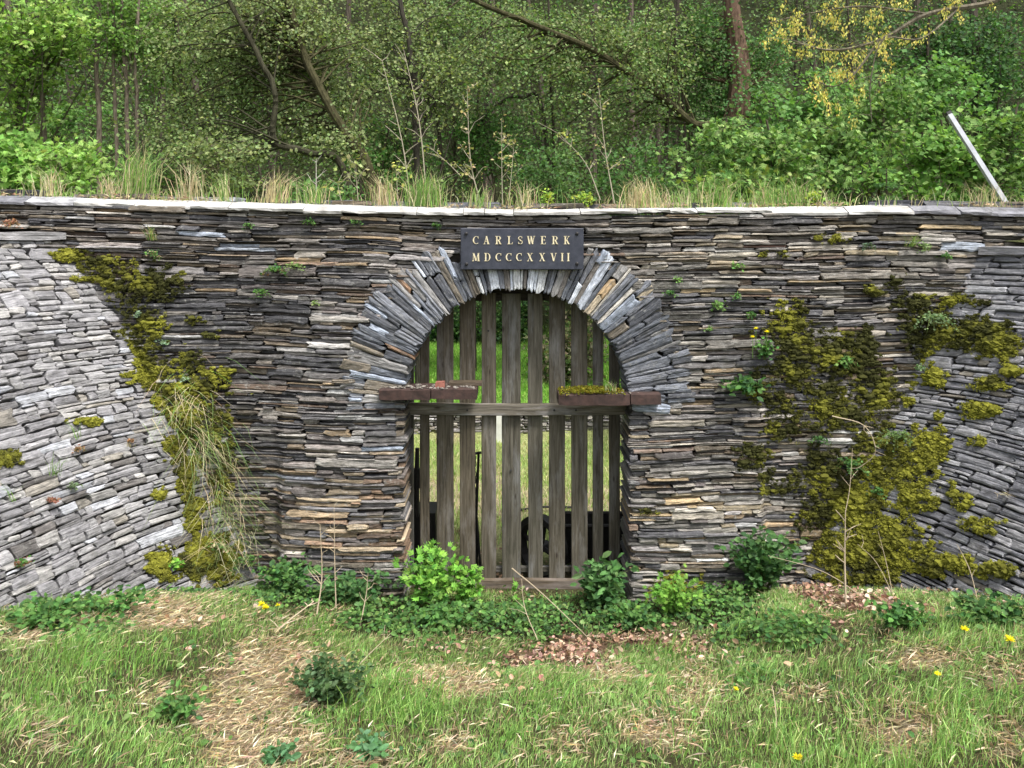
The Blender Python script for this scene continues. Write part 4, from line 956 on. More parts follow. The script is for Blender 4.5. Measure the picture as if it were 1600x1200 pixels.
# dandelions
def flower(label, P, r=.02, stem=.12, group='yellow dandelions in the grass'):
    P = np.array(P); root = empty('dandelion', P-[0, 0, stem], label, 'flower', group)
    V, Fq = tube([P-[0, 0, stem], P-[0, 0, .003]], .0022, 4, False); mk('stem', V, Fq, BARK, root, tint=(.14, .25, .06))
    n = 46; a = rng.random(n)*2*pi; el = rng.uniform(.1, 1.2, n)
    D = np.stack([np.cos(a)*np.cos(el), np.sin(a)*np.cos(el)-.2, np.sin(el)*.7], -1)
    V, Fq, T = leaves('rhomb', np.tile(P, (n, 1)), D, r*rng.uniform(.8, 1.1, n), jcol((.9, .78, .04), n, .1, .04), None, .35, .5)
    mk('petals', V, Fq, LEAF, root, tint=T)
for lab, px, py, r in (('large dandelion at the left of the pair in front of the left wing', 408, 945, .03), ('dandelion slightly lower in the pair in front of the left wing', 415, 950, .03), ('small dandelion just right of the pair by the left pier', 434, 946, .018), ('dandelion in the grass below the right wing', 1507, 984, .024), ('dandelion nearest the right picture edge', 1577, 1000, .028), ('dandelion on the pale dry patch at right', 1465, 1054, .018), ('dandelion in green grass right of centre', 1150, 1077, .017), ('dandelion at the very bottom right of centre', 1246, 1184, .022)):
    p = on_ground(px, py+22); D = p[1]-CY; flower(lab, at(px, py, D), r, max(.04, float(at(px, py, D)[2]-p[2])))
for lab, px, py in (('upper left of three yellow flowers on the wall vine', 1181, 514), ('rightmost of three yellow flowers on the wall vine', 1198, 519), ('lowest of three yellow flowers on the wall vine', 1176, 527)):
    flower(lab, at(px, py, 6.2), .022, .16, 'yellow flowers on the wall')

# dry stalks
def stalk(name, label, pts, r=.004, twigs=0, col_=(.42, .34, .24), cat='dry stalk', tl=.12, group=None, leafy=None):
    pts = [np.array(p) for p in pts]; root = empty(name, pts[0], label, cat, group); m = MB(); path = smoothpath(pts, 5)
    V, Fq = tube(path, np.linspace(r, r*.35, len(path)), 5); mk('stem', V, Fq, BARK, root, tint=col_)
    if twigs:
        tips = []
        for k in range(twigs):
            i = int(len(path)*random.uniform(.3, .95)); a = path[i]; T = unit(path[min(i+1, len(path)-1)]-path[i-1])
            s_ = 1 if random.random() < .5 else -1; d = T*.6+np.array([s_*random.uniform(.4, .9), random.uniform(-.4, .4), random.uniform(-.1, .4)]); b = a+d*tl*random.uniform(.4, 1.2)
            V, Fq = tube([a, (a+b)/2+rng.normal(0, tl*.06, 3), b], [r*.5, r*.4, r*.25], 4, False); m.add(V, Fq, col_); tips += [b, (a+b)/2]
        tag(m.build('twigs', BARK, root), kind='stuff')
        if leafy:
            tpl, sz, cols, nn = leafy; base = np.array(tips+[path[-1]]*3+[path[int(len(path)*q)] for q in (.5, .6, .7, .8, .9)]); ii = rng.integers(0, len(base), nn)
            V, Fq, T = leaves(tpl, base[ii]+rng.normal(0, sz*.5, (nn, 3)), rng.normal(0, 1, (nn, 3))*[1, 1, .5], sz*rng.uniform(.6, 1.2, nn), mixcol(cols, [1]*len(cols), nn), None, 1., .6); mk('leaves', V, Fq, LEAF, root, tint=T)
    return root
for lab, pts, r, tw in (
    ('pale branching dry stalk in front of the left pier, tallest of its group', [(495, 960, 5.6), (503, 900, 5.7), (500, 820, 5.75)], .006, 9),
    ('pale dry stalk with side twigs just right of the tallest one', [(525, 950, 5.7), (523, 880, 5.75), (522, 790, 5.8)], .005, 7),
    ('thin bent dry stalk leaning right in front of the left pier', [(560, 990, 5.5), (572, 930, 5.6), (575, 895, 5.6)], .005, 5),
    ('long pale stem lying diagonally before the gate towards the leaf litter', [(800, 888, 5.9), (850, 930, 5.6), (935, 1012, 5.3)], .005, 0),
    ('thin pale stem rising before the bottom rail of the gate', [(840, 1000, 5.4), (820, 950, 5.7), (815, 905, 5.9)], .004, 3),
    ('broken dry branch propped in the grass beside the dandelions', [(405, 1015, 4.9), (445, 975, 5.1), (490, 940, 5.3)], .009, 6),
    ('dry grass stem arching over the bramble in the foreground', [(505, 1110, 4.3), (560, 1040, 4.5), (610, 990, 4.7)], .004, 2),
    ('thick wrapped dead stem standing before the moss on the right wing', [(1323, 975, 5.2), (1320, 880, 5.3), (1321, 800, 5.35)], .009, 8),
    ('thin dry stem rising above the wrapped dead stem', [(1321, 800, 5.35), (1328, 760, 5.4), (1332, 700, 5.5)], .003, 2),
    ('leftmost of the leaning straws before the mossy right corner', [(1400, 940, 5.4), (1370, 880, 5.5), (1340, 850, 5.6)], .003, 1),
    ('leaning straw in front of the right wing moss', [(1395, 930, 5.3), (1385, 880, 5.4), (1372, 830, 5.5)], .003, 1),
    ('long straw curving up in front of the right wing stones', [(1530, 950, 5.0), (1515, 890, 5.1), (1495, 850, 5.2)], .004, 1),
    ('dark upright stem in the right foreground grass', [(1300, 1198, 3.4), (1308, 1130, 3.6), (1312, 1050, 3.8)], .004, 0),
    ('straw leaning right in the foreground below the leaf litter', [(1075, 1170, 3.6), (1100, 1110, 3.8), (1120, 1065, 3.9)], .004, 0),
    ('straw standing in the foreground grass right of centre', [(1215, 1190, 3.5), (1212, 1110, 3.7), (1206, 1070, 3.8)], .004, 0),
    ('long straw arching over the bramble bush right of the gate', [(1370, 950, 5.4), (1290, 895, 5.5), (1200, 868, 5.6)], .004, 0),
    ('pale roots hanging from the mossy wall below the right vines', [(1300, 650, 5.9), (1350, 665, 5.85), (1368, 705, 5.8), (1345, 730, 5.85)], .005, 6)):
    stalk('dry_stalk', lab, [at(*p) for p in pts], r, tw, (.10, .09, .07) if 'dark' in lab else (.45, .37, .26))

# ------------------------------------------------------------------ plants rooted in the wall
def wall_pt(px, py, off=.02):
    best = None
    for surf, ur, vr in ((main_surf, (-4.2, 4.2), (-.1, 3.05)), (wing_surf(-1), (0, 3.2), (-.1, 2.9)), (wing_surf(1), (0, 3.2), (-.1, 2.8))):
        U, Vv = np.meshgrid(np.linspace(*ur, 160), np.linspace(*vr, 90)); P, Nn = surf(U, Vv); qx, qy = proj(P); d = (qx-px)**2+(qy-py)**2
        i = np.unravel_index(d.argmin(), d.shape)
        if d[i] < 60 and (best is None or P[i][1] < best[0][1]): best = (P[i], Nn[i])
    if best is None: return at(px, py, 6.3), np.array([0, -1., 0])
    return best[0]+best[1]*off, best[1]
def tuft_on(name, label, P, n, h, cols, wts, lean=(0, 0, 0), spread=.05, wd=.005, cat='grass', group=None, up=None, curl=.8, ls=.5, mat=None):
    root = empty(name, P, label, cat, group); B = np.array(P)+rng.normal(0, 1, (n, 3))*[spread, spread*.5, .15 if name == 'hanging_grass' else .004]
    V, Fq, T = blades(B, rng.uniform(.4, 1., n)*h, wd, np.array(lean)+rl(n, ls), mixcol(cols, wts, n), curl, None if up is None else np.array(up, dtype=float)); mk('blades', V, Fq, mat or GRASS, root, tint=T); return root
STRAW = [(.60, .52, .34), (.48, .40, .25)]; GR = [(.16, .30, .07), (.24, .40, .10)]
WP = [(435, 425, .12, 'brown and green herb hanging on the dark wall left of the arch', MID+[(.16, .10, .06)], 'oval', .028, 12),
 (462, 415, .10, 'small bright leafed herb right of the brown herb left of the arch', [(.2, .3, .1)], 'oval', .025, 7), (410, 455, .10, 'small green herb below the brown herb left of the arch', MID, 'oval', .025, 8),
 (488, 475, .06, 'single tiny fern under the pale slab left of the arch', [(.25, .36, .12)], 'oval', .02, 4), (245, 395, .10, 'dry and green grassy herb in the corner above the left moss', MID+STRAW, 'oval', .025, 10),
 (480, 345, .07, 'small dark fern below the coping left of the plate', MID, 'oval', .022, 7), (552, 350, .06, 'small dark fern below the coping midway to the plate', MID, 'oval', .022, 6), (685, 352, .06, 'small dark fern nearest the left edge of the plate', MID, 'oval', .02, 6),
 (385, 350, .06, 'flat dark fern below the pale coping at left', MID, 'oval', .022, 6), (1055, 435, .06, 'bright small herb right of the cream arch stones', [(.2, .36, .1)], 'oval', .022, 5), (1050, 455, .07, 'flat green herb just below the bright herb right of the arch', MID, 'oval', .022, 7),
 (1148, 418, .07, 'bright green herb on the wall, highest of those right of the arch', [(.2, .38, .1)], 'lobed', .03, 5), (1115, 478, .08, 'bright green herb between two ledges right of the arch', [(.2, .36, .1)], 'lobed', .032, 6), (1150, 462, .06, 'green herb above the pale ledge right of the arch', MID, 'oval', .024, 5),
 (1170, 490, .07, 'green herb above the yellow flowers', MID, 'lobed', .028, 6), (1110, 510, .05, 'tiny bright herb low on the wall right of the arch', [(.2, .36, .1)], 'oval', .02, 4), (1350, 388, .09, 'round grey green cushion plant high on the right wall', [(.10, .15, .10), (.07, .11, .07)], 'oval', .02, 16),
 (1445, 385, .09, 'feathery fern high at the right corner', [(.2, .3, .12)], 'oval', .025, 8), (1475, 400, .07, 'green herb beside the fern at the right corner', MID, 'oval', .025, 7), (1318, 565, .10, 'bright ivy sprig in the middle of the right moss', [(.2, .36, .1), (.14, .28, .08)], 'lobed', .035, 9),
 (1455, 500, .20, 'pale green leafy mat growing over the upper right moss', [(.16, .26, .12), (.24, .34, .16)], 'oval', .024, 30), (1410, 690, .22, 'fine feathery green herb hanging on the right moss', [(.13, .22, .07), (.18, .28, .1)], 'oval', .018, 34), (1320, 720, .16, 'round leafed creeping plant below the roots in the right moss', MID, 'oval', .028, 18),
 (1430, 575, .08, 'small pale sprig between moss and blue stones', [(.25, .38, .18)], 'oval', .024, 6), (1375, 770, .10, 'small leafed sprig in the lower right moss', MID, 'oval', .022, 9), (1280, 685, .10, 'creeping dark leaves left of the roots', DAR, 'oval', .024, 9),
 (215, 490, .05, 'tiny pale rosette in the upper left moss', [(.3, .42, .28)], 'lobed', .03, 3), (265, 535, .05, 'tiny pale rosette in the middle of the left moss', [(.3, .42, .28)], 'lobed', .028, 3), (292, 590, .05, 'tiny pale rosette low in the left moss', [(.3, .42, .28)], 'lobed', .028, 3),
 (110, 760, .07, 'greyish herb in a joint of the pale left wing', [(.16, .22, .12)], 'oval', .02, 7), (120, 705, .05, 'small reddish herb in the pale left wing', [(.25, .12, .08), (.3, .2, .1)], 'oval', .02, 6), (205, 690, .04, 'small orange brown herb near the moss on the left wing', [(.35, .2, .1)], 'oval', .02, 4),
 (75, 785, .05, 'reddish herb low on the pale left wing', [(.28, .13, .09)], 'oval', .02, 6), (30, 885, .07, 'red and green creeping herb at the left edge near the ground', [(.2, .1, .06), MID[0]], 'oval', .02, 10), (265, 880, .07, 'bright green rosette at the foot of the left moss', BRI, 'oval', .035, 7), (390, 870, .16, 'leafy weeds filling the corner between left moss and pier', MID, 'oval', .03, 16), (330, 860, .16, 'weedy green plant on the lower end of the left moss', MID+STRAW, 'oval', .03, 14), (15, 350, .08, 'reddish dry plant on top of the left wing at the picture edge', [(.3, .14, .09), (.36, .22, .14)], 'oval', .03, 10)]
for px, py, sp, lab, cols, tp, sz, n in WP:
    P, Nn = wall_pt(px, py, .05 if n >= 14 else .015); herb('wall_plant', lab, P, n, sp*.6, sp, tp, sz, cols, up=tuple(Nn*.9+np.array([0, 0, .45])), per=9, droop=1.2, group='small plants rooted in the slate walls', stem_r=.0018)
P, Nn = wall_pt(1165, 610, .03); herb('wall_vine', 'broad leafed green vine climbing the wall right of the beam', P, 26, .20, .20, 'oval', .06, MID+DAR, up=(0, -.3, .6), per=9)
P, Nn = wall_pt(1190, 560, .03); herb('wall_vine', 'narrow green vine stems below the yellow flowers', P, 10, .22, .08, 'oval', .045, MID, up=(0, -.2, .8), per=8)
for px, py, n, h, lab, cols, w_, lean, upv in (
    (320, 690, 180, .42, 'long dry grass hanging over the left moss', STRAW+[(.2, .30, .10)], [2, 2, 4], (.3, -.1, -.9), (.3, -.55, .3)),
    (290, 625, 120, .36, 'green and dry grass tuft at the middle of the left moss', STRAW+GR, [2, 1, 1.5, 1], (.2, -.1, -.8), (.2, -.55, .3)),
    (352, 790, 190, .42, 'lower bunch of dry grass drooping beside the left corner', STRAW+[(.2, .30, .10)], [2, 2, 3.5], (.3, -.1, -.95), (.3, -.5, .3)),
    (345, 870, 160, .3, 'straw and green grass at the foot of the left moss', STRAW+[(.2, .3, .1)], [2, 1, 3], (.1, -.1, -.3), (.1, -.4, .6)),
    (1417, 385, 40, .26, 'grass tuft with pale drooping blades high on the right wall', GR+[(.5, .5, .28)], [2, 1, 1.5], (0, -.3, 0), (0, -.5, .45)),
    (245, 375, 40, .2, 'thin grass tuft below the coping above the left moss', STRAW+GR, [1, 1, 1, 1], (0, -.2, 0), (0, -.4, .7)),
    (80, 745, 16, .22, 'upright green grass tuft on the pale left wing', GR, [1, 1], (.1, -.1, 0), (.05, -.2, .9)),
    (118, 690, 14, .2, 'thin upright grass tuft right of the green one on the left wing', GR, [1, 1], (.05, -.1, 0), (.0, -.2, .9)),
    (20, 785, 14, .2, 'thin grass tuft at the left edge of the pale wing', GR, [1, 1], (.1, -.1, 0), (0, -.2, .9)),
    (200, 700, 12, .12, 'small straw coloured tuft on the left wing near the moss', STRAW, [1, 1], (.2, -.2, 0), (0, -.4, .5)),
    (1570, 770, 30, .14, 'dry whitish herb tuft on the right wing at the edge', STRAW, [1, 1], (0, -.2, 0), (0, -.6, .1)),
    (955, 608, 60, .16, 'grass and twigs growing on the moss of the right beam', GR+STRAW, [2, 1, 1, 1], (-.2, 0, 0), (0, -.1, .7))):
    P, Nn = wall_pt(px, py, .10 if n > 100 else .02)
    if px == 955: P = at(px, 612, DB+.05)
    tuft_on('hanging_grass' if n > 100 else 'grass_tuft', lab, P, n, h, cols, w_, lean, .11 if n > 100 else .02, .0045 if n > 100 else .004, up=upv, ls=.6 if n > 100 else .35)
# hanging roots under the arch
for px, h in ((856, .06), (862, .09), (868, .05), (902, .07), (906, .12)):
    pass

# ------------------------------------------------------------------ growth on top of the wall
def top_pt(px, y=.3):
    x = (px-800)/F*(y-CY); return np.array([x, y, float(TOPZ(x))+.02])
n = 5200; x = rng.uniform(-4.9, 4.9, n); gden = .15+.85*sstep(-.2, .45, fbm(x, 0*x, 1.6, 91)); px = 800+x/F*0+x*F/6.6
gden = gden*np.interp(px, [0, 40, 120, 200, 480, 560, 700, 760, 860, 980, 1080, 1250, 1300, 1600], [.25, .4, .7, 1, 1, .7, .9, .45, .45, .8, .9, .8, .25, .3])
k = rng.random(n) < gden; x = x[k]; n = len(x); y = .5-.47*rng.random(n)**1.6; P = np.stack([x, y, TOPZ(x)+.005+0*x], -1)
V, Fq, T = blades(P, rng.uniform(.05, .20, n)*(.6+.7*sstep(-.3, .4, vn(x, 0*x, 3., 92))), .0055, rl(n, .45), mixcol([(.50, .43, .27), (.58, .52, .36), (.20, .34, .08), (.28, .42, .11)], [3, 2, 3, 2], n))
tag(mk('coping_grass', V, Fq, GRASS, tint=T), kind='stuff')
n = 3000; x = rng.uniform(-4.6, 4.4, n); k = rng.random(n) < sstep(-.1, .5, fbm(x, 0*x, 1.9, 93)+.1); x = x[k]; n = len(x)
P = np.stack([x, rng.uniform(.03, .4, n), TOPZ(x)+rng.uniform(0, .035, n)], -1); a = rng.random(n)*2*pi
V, Fq, T = leaves('rhomb', P, np.stack([np.cos(a), np.sin(a), rng.normal(0.2, .3, n)], -1), rng.uniform(.015, .06, n), mixcol([(.45, .36, .24), (.26, .16, .1), (.3, .3, .1)], [3, 1.5, 1], n), None, .3, .6)
tag(mk('coping_litter', V, Fq, DRY, tint=T), kind='stuff')
for px, n, h, wst, lab in ((78, 60, .24, 0, 'wispy pale grass tuft above the long grey block at far left'), (215, 150, .44, 1, 'tall green and straw tuft on the coping at left'), (175, 70, .22, 0, 'low straw tuft left of the tall green one'), (296, 70, .34, 0, 'tall whitish seeding grass tuft on the left coping'), (350, 70, .26, 1, 'grass tuft right of the whitish seeding tuft'),
    (430, 110, .26, 0, 'broad straw coloured tuft on the coping left of centre'), (490, 80, .22, 1, 'short green tuft between straw tuft and pale umbrella leaves'), (600, 90, .26, 0, 'straw tuft under the two tall saplings'), (655, 150, .30, 1, 'thick fresh green tuft at the foot of the tall saplings'), (680, 90, .26, 1, 'fresh green tuft right of the thick green tuft'),
    (745, 40, .2, 1, 'thin green tuft behind the left edge of the plate'), (820, 70, .22, 0, 'reddish straw tuft above the plate'), (1015, 120, .24, 0, 'sprawling straw tuft on the coping right of the arch'), (985, 60, .24, 0, 'thin straw tuft beside the slender right sapling'), (1130, 100, .24, 1, 'green and yellow tuft on the right coping'), (1200, 80, .22, 1, 'short green tuft before the maple saplings'), (1245, 90, .24, 1, 'green tuft at the right end of the grassy coping'), (1545, 60, .2, 0, 'straw tuft at the foot of the leaning metal pole')):
    tuft_on('coping_tuft', lab, top_pt(px, .22), int(n*1.15), h*1.3, GR+STRAW if wst else STRAW+GR, [3, 3, 1.5, 1] if wst else [4, 3, 1, .5], (random.uniform(-.2, .25), 0, 0), .05+.02*random.random(), .0055, group='grass tufts along the wall top', ls=.35)
YL = [(.42, .46, .12), (.34, .40, .12)]; CR = [(.50, .46, .25), (.42, .36, .2), (.32, .36, .12)]
def sap(label, pts, tw, leafy, r=.006, col_=(.40, .36, .27), tl=.14): stalk('sapling', label, [at(*p) for p in pts], r, tw, col_, 'sapling', tl, 'young saplings on the wall top', leafy)
sap('tall bare sapling with buds, left of the two highest ones', [(642, 320, 6.6), (628, 220, 6.6), (597, 95, 6.65)], 13, ('oval', .022, YL, 26))
sap('tallest pale sapling with few buds, right of its twin', [(668, 325, 6.6), (655, 190, 6.6), (630, 75, 6.65)], 13, ('oval', .022, YL, 24))
sap('sapling with tiers of small cream leaves above the plate', [(752, 322, 6.6), (735, 250, 6.6), (730, 140, 6.6)], 14, ('oval', .035, CR, 90))
sap('short sapling with tiers of cream leaves right of the tiered one', [(785, 320, 6.6), (784, 250, 6.6), (784, 185, 6.6)], 9, ('oval', .033, CR, 50), .004)
sap('small drooping leafed sapling above the right half of the plate', [(795, 315, 6.65), (800, 260, 6.65), (804, 215, 6.65)], 7, ('oval', .033, CR, 34), .004)
sap('slender sapling with leafy tip right of the arch', [(960, 318, 6.6), (945, 230, 6.6), (935, 130, 6.6)], 9, ('oval', .03, CR, 50))
sap('crooked sapling leaning left beside the slender one', [(938, 312, 6.6), (915, 255, 6.6), (875, 210, 6.6)], 9, ('oval', .028, YL, 34), .005)
sap('thin arching sapling leaning left at the tiered sapling', [(720, 275, 6.6), (700, 255, 6.6), (672, 230, 6.6)], 7, ('oval', .026, YL, 26), .004)
sap('little bare white sapling on the left coping', [(494, 322, 6.6), (494, 280, 6.6), (494, 248, 6.6)], 7, None, .005, (.55, .52, .45), .08)
sap('young maple shoot with pale drooping umbrella leaves', [(560, 318, 6.6), (557, 280, 6.6), (556, 252, 6.6)], 8, ('lobed', .05, [(.48, .48, .26), (.38, .40, .18)], 26), .004)
sap('second maple shoot with yellow umbrella leaves lower at left', [(535, 320, 6.55), (530, 300, 6.55), (527, 284, 6.55)], 6, ('lobed', .048, [(.42, .46, .16)], 16), .004)
sap('leafy shoot left of the tall bare saplings', [(622, 318, 6.6), (620, 285, 6.6), (618, 258, 6.6)], 7, ('oval', .04, YL, 34), .004)
for px, lab in ((858, 'bright yellow green herb on the coping right of the plate'), (912, 'smaller yellow green herb right of the bright one'), (1270, 'low green herb with yellow flowers at the right coping')):
    herb('coping_herb', lab, top_pt(px, .22), 16, .15, .12, 'oval', .035, [(.38, .46, .07), (.26, .42, .08)], per=7)

# ------------------------------------------------------------------ trees of the slope
def tree(label, path, r, ends, per_end, leaf, cols, wts=None, tpl='rhomb', bark=(.07, .06, .045), name='slope_tree', cat='tree', twig=4, spread=.28, width=.95, sub=.45, group='trees on the slope behind the wall', limb_r=.35, flat=.6, roll=.55, nrm=(0, -.5, .8)):
    """path: trunk points. ends: (centre, radii, count) ellipsoids that limbs reach; leaves sit on twigs at the limb ends"""
    path = smoothpath([np.array(p) for p in path], 8); n = len(path); rad = np.linspace(r, r*.45, n)
    path = path+np.stack([vn(np.arange(n)*.4, np.full(n, random.random()*99))*min(r, .08)*.35]*3, -1)*[1, 1, 0]
    root = empty(name, path[0], label, cat, group)
    V, Fq = tube(path, rad, 9); mk('trunk', V, Fq, BARK, root, tint=bark, st=V)
    m = MB(); LP = []; LD = []
    for (c, rr, cnt) in ends:
        for i in range(cnt):
            d = rng.normal(0, 1, 3); d = d/np.linalg.norm(d)*random.random()**.4; e = np.array(c)+d*np.array(rr)
            dist = np.linalg.norm(path-e, axis=1)+np.abs(rng.normal(0, .4, n)); j = int(dist.argmin()); j = max(1, j-random.randint(2, 9)); a = path[j]
            mid = a*.5+e*.5+np.array([rng.normal(0, .1), rng.normal(0, .1), rng.uniform(-.05, .22)*np.linalg.norm(e-a)])+rng.normal(0, .06, 3)*np.linalg.norm(e-a)
            lp = smoothpath([a, mid, e], 5); r0 = min(rad[j]*limb_r, .005+.009*np.linalg.norm(e-a)); V, Fq = tube(lp, np.linspace(r0, .004, len(lp)), 4, False); m.add(V, Fq, bark)
            for t in range(twig):
                q = lp[int(len(lp)*random.uniform(.45, .99))]; dd = rng.normal(0, 1, 3); dd[2] *= flat; dd = dd/np.linalg.norm(dd)*sub*random.uniform(.5, 1.2); te = q+dd
                V, Fq = tube([q, q+dd*.5+[0, 0, .03], te], [.006, .004, .002], 3, False); m.add(V, Fq, bark)
                k = per_end//twig; tt = rng.random((k, 1)); LP.append(q+dd*tt+rng.normal(0, spread*.5, (k, 3))*[1, 1, flat]); LD.append(dd*.7+rng.normal(0, .35, (k, 3)))
    if m.n: tag(m.build('branches', BARK, root), kind='stuff')
    LP = np.concatenate(LP); LD = np.concatenate(LD); k = len(LP)
    T = mixcol(cols, wts or [1]*len(cols), k, .2)
    V, Fq, T = leaves(tpl, LP, LD, leaf*rng.uniform(.6, 1.25, k), T, np.tile(nrm, (k, 1)), width, roll)
    mk('crown', V, Fq, LEAF, root, tint=T); return root
def E(px, py, D, rx, ry, cnt, dz=.8): s_ = D/F; return (at(px, py, D), (rx*s_, dz, ry*s_), cnt)
GG = [(.20, .26, .10), (.27, .33, .14), (.14, .19, .075)]      # grey green small leaves
MG = [(.18, .31, .08), (.27, .40, .13), (.10, .20, .05)]          # maple green
DG = [(.05, .12, .035), (.08, .17, .05), (.035, .08, .03)]
MOSSB = (.06, .056, .028)
def tb(px, D): x = (px-800)/F*D; return np.array([x, D+CY, float(ground(x, D+CY))-.1])
tree('mossy leaning tree whose elbow limb rises left of centre', [tb(620, 12.2), at(585, 300, 12.2), at(545, 215, 12.2), at(500, 135, 12.2), at(470, 70, 12.3), at(440, -30, 12.4), at(410, -160, 12.5)], .085, [E(400, 30, 12.2, 200, 60, 12), E(520, 200, 12., 60, 60, 8), E(420, 60, 13.3, 190, 90, 34), E(300, 160, 13.0, 130, 70, 20), E(520, 120, 13.4, 100, 90, 20), E(420, 250, 12.8, 100, 40, 10)], 150, .055, GG, bark=MOSSB, name='alder_tree')
tree('crooked dark limb with elbow, growing up and left of the mossy leaning tree', [tb(600, 11.8), at(545, 285, 11.8), at(480, 238, 11.8), at(428, 220, 11.8), at(432, 150, 11.8), at(400, 80, 11.8), at(352, -10, 11.8), at(320, -120, 11.8)], .062, [E(330, 90, 12.7, 110, 70, 22), E(280, 210, 12.5, 80, 50, 12), E(450, 30, 13.0, 80, 40, 10)], 140, .05, GG, bark=(.05, .048, .03), name='alder_tree')
tree('thin dark trunked tree left of the picture centre', [tb(655, 13), at(650, 240, 13), at(645, 110, 13), at(625, 0, 13), at(610, -120, 13)], .062, [E(640, 100, 12.8, 60, 100, 7), E(640, 60, 14.0, 130, 80, 26), E(600, 190, 14.0, 100, 60, 14), E(700, 130, 14.0, 90, 60, 14)], 150, .055, GG, bark=(.05, .045, .035), name='alder_tree')
tree('leaning mossy tree whose trunk slants from upper centre down to the right', [tb(1170, 13.2), at(1130, 240, 13.2), at(1080, 190, 13.2), at(1005, 130, 13.2), at(930, 80, 13.2), at(850, 45, 13.2), at(740, 0, 13.2), at(640, -60, 13.2)], .075, [E(960, 120, 12.9, 140, 50, 9), E(880, 60, 14.2, 160, 60, 28), E(1000, 60, 14.0, 100, 70, 18), E(780, 120, 13.4, 100, 50, 16), E(900, 190, 13.5, 110, 50, 14)], 150, .055, GG+[(.15, .26, .08)], bark=MOSSB, name='alder_tree')
tree('arching dead looking small tree in the centre background', [tb(880, 14.5), at(850, 190, 14.5), at(815, 152, 14.5), at(775, 165, 14.5), at(735, 215, 14.5)], .045, [E(800, 230, 14.3, 90, 50, 12), E(730, 260, 14, 60, 30, 8)], 110, .055, [(.11, .2, .06), (.07, .14, .04)], bark=(.05, .045, .035), name='bush_tree')
tree('straight brown trunk behind the centre right', [tb(925, 17), at(925, 200, 17), at(930, 100, 17), at(928, -40, 17), at(925, -200, 17)], .13, [E(900, 30, 17, 140, 60, 18), E(960, 120, 17, 90, 40, 10), E(860, 230, 16.5, 80, 40, 10)], 130, .07, [(.12, .2, .06), (.08, .15, .045)], bark=(.12, .10, .08), name='oak_trunk_tree')
tree('second straight brown trunk right of the centre', [tb(987, 18), at(987, 180, 18), at(985, 60, 18), at(985, -100, 18)], .1, [E(1010, 70, 18, 90, 50, 14), E(960, 240, 17, 70, 30, 8)], 120, .07, [(.1, .18, .05), (.07, .13, .04)], bark=(.13, .10, .085), name='oak_trunk_tree')
tree('thick ivy clad reddish brown trunk right of centre', [tb(1152, 14), at(1152, 230, 14), at(1158, 120, 14), at(1145, 20, 14), at(1135, -140, 14)], .25, [E(1150, 120, 13.5, 40, 120, 9), E(1080, 60, 14.6, 70, 90, 22), E(1190, 90, 14.8, 80, 80, 20), E(1120, 170, 14.4, 50, 60, 10)], 150, .06, [(.10, .21, .06), (.07, .15, .05), (.15, .26, .09)], bark=(.13, .085, .06), name='ivy_clad_tree')
tree('leftmost tree with bright fresh maple leaves at the upper left corner', [tb(18, 14), at(30, 200, 14), at(22, 100, 14), at(8, -20, 14), at(0, -160, 14)], .10, [E(60, 60, 12.6, 120, 65, 24, .8), E(130, 40, 12.6, 90, 45, 13, .8), E(40, 130, 12.8, 70, 30, 8, .6)], 100, .095, [(.28, .43, .10), (.37, .52, .16), (.17, .30, .06)], tpl='lobed', bark=(.12, .10, .08), name='maple_tree', flat=.3, roll=.3)
for px, rr, lab in ((65, .045, 'thin pale trunk just right of the leftmost tree'), (152, .05, 'pole like trunk, first of the row at left'), (178, .035, 'thinner pole trunk second in the row at left'), (196, .04, 'pole trunk third in the row at left'), (212, .035, 'pole trunk at the right end of the row at left')):
    tree(lab, [tb(px+8, 13.2), at(px+4, 220, 13.2), at(px, 110, 13.2), at(px+random.uniform(-12, 12), -30, 13.2), at(px-10, -150, 13.2)], rr, [E(px+10, 30, 13.6, 60, 60, 9), E(px+10, 290, 13.5, 50, 25, 5)], 120, .06, [(.14, .26, .06), (.2, .34, .09)], bark=(.17, .14, .11), name='pole_tree')
tree('tree at the right with dark trunk behind the yellow catkins', [tb(1530, 16), at(1528, 200, 16), at(1522, 90, 16), at(1520, -30, 16), at(1518, -160, 16)], .11, [E(1520, 60, 15.5, 90, 80, 24), E(1430, 60, 15.5, 100, 60, 18), E(1580, 150, 15.5, 60, 60, 12)], 140, .075, DG+[(.1, .2, .06)], bark=(.09, .075, .06), name='beech_tree')
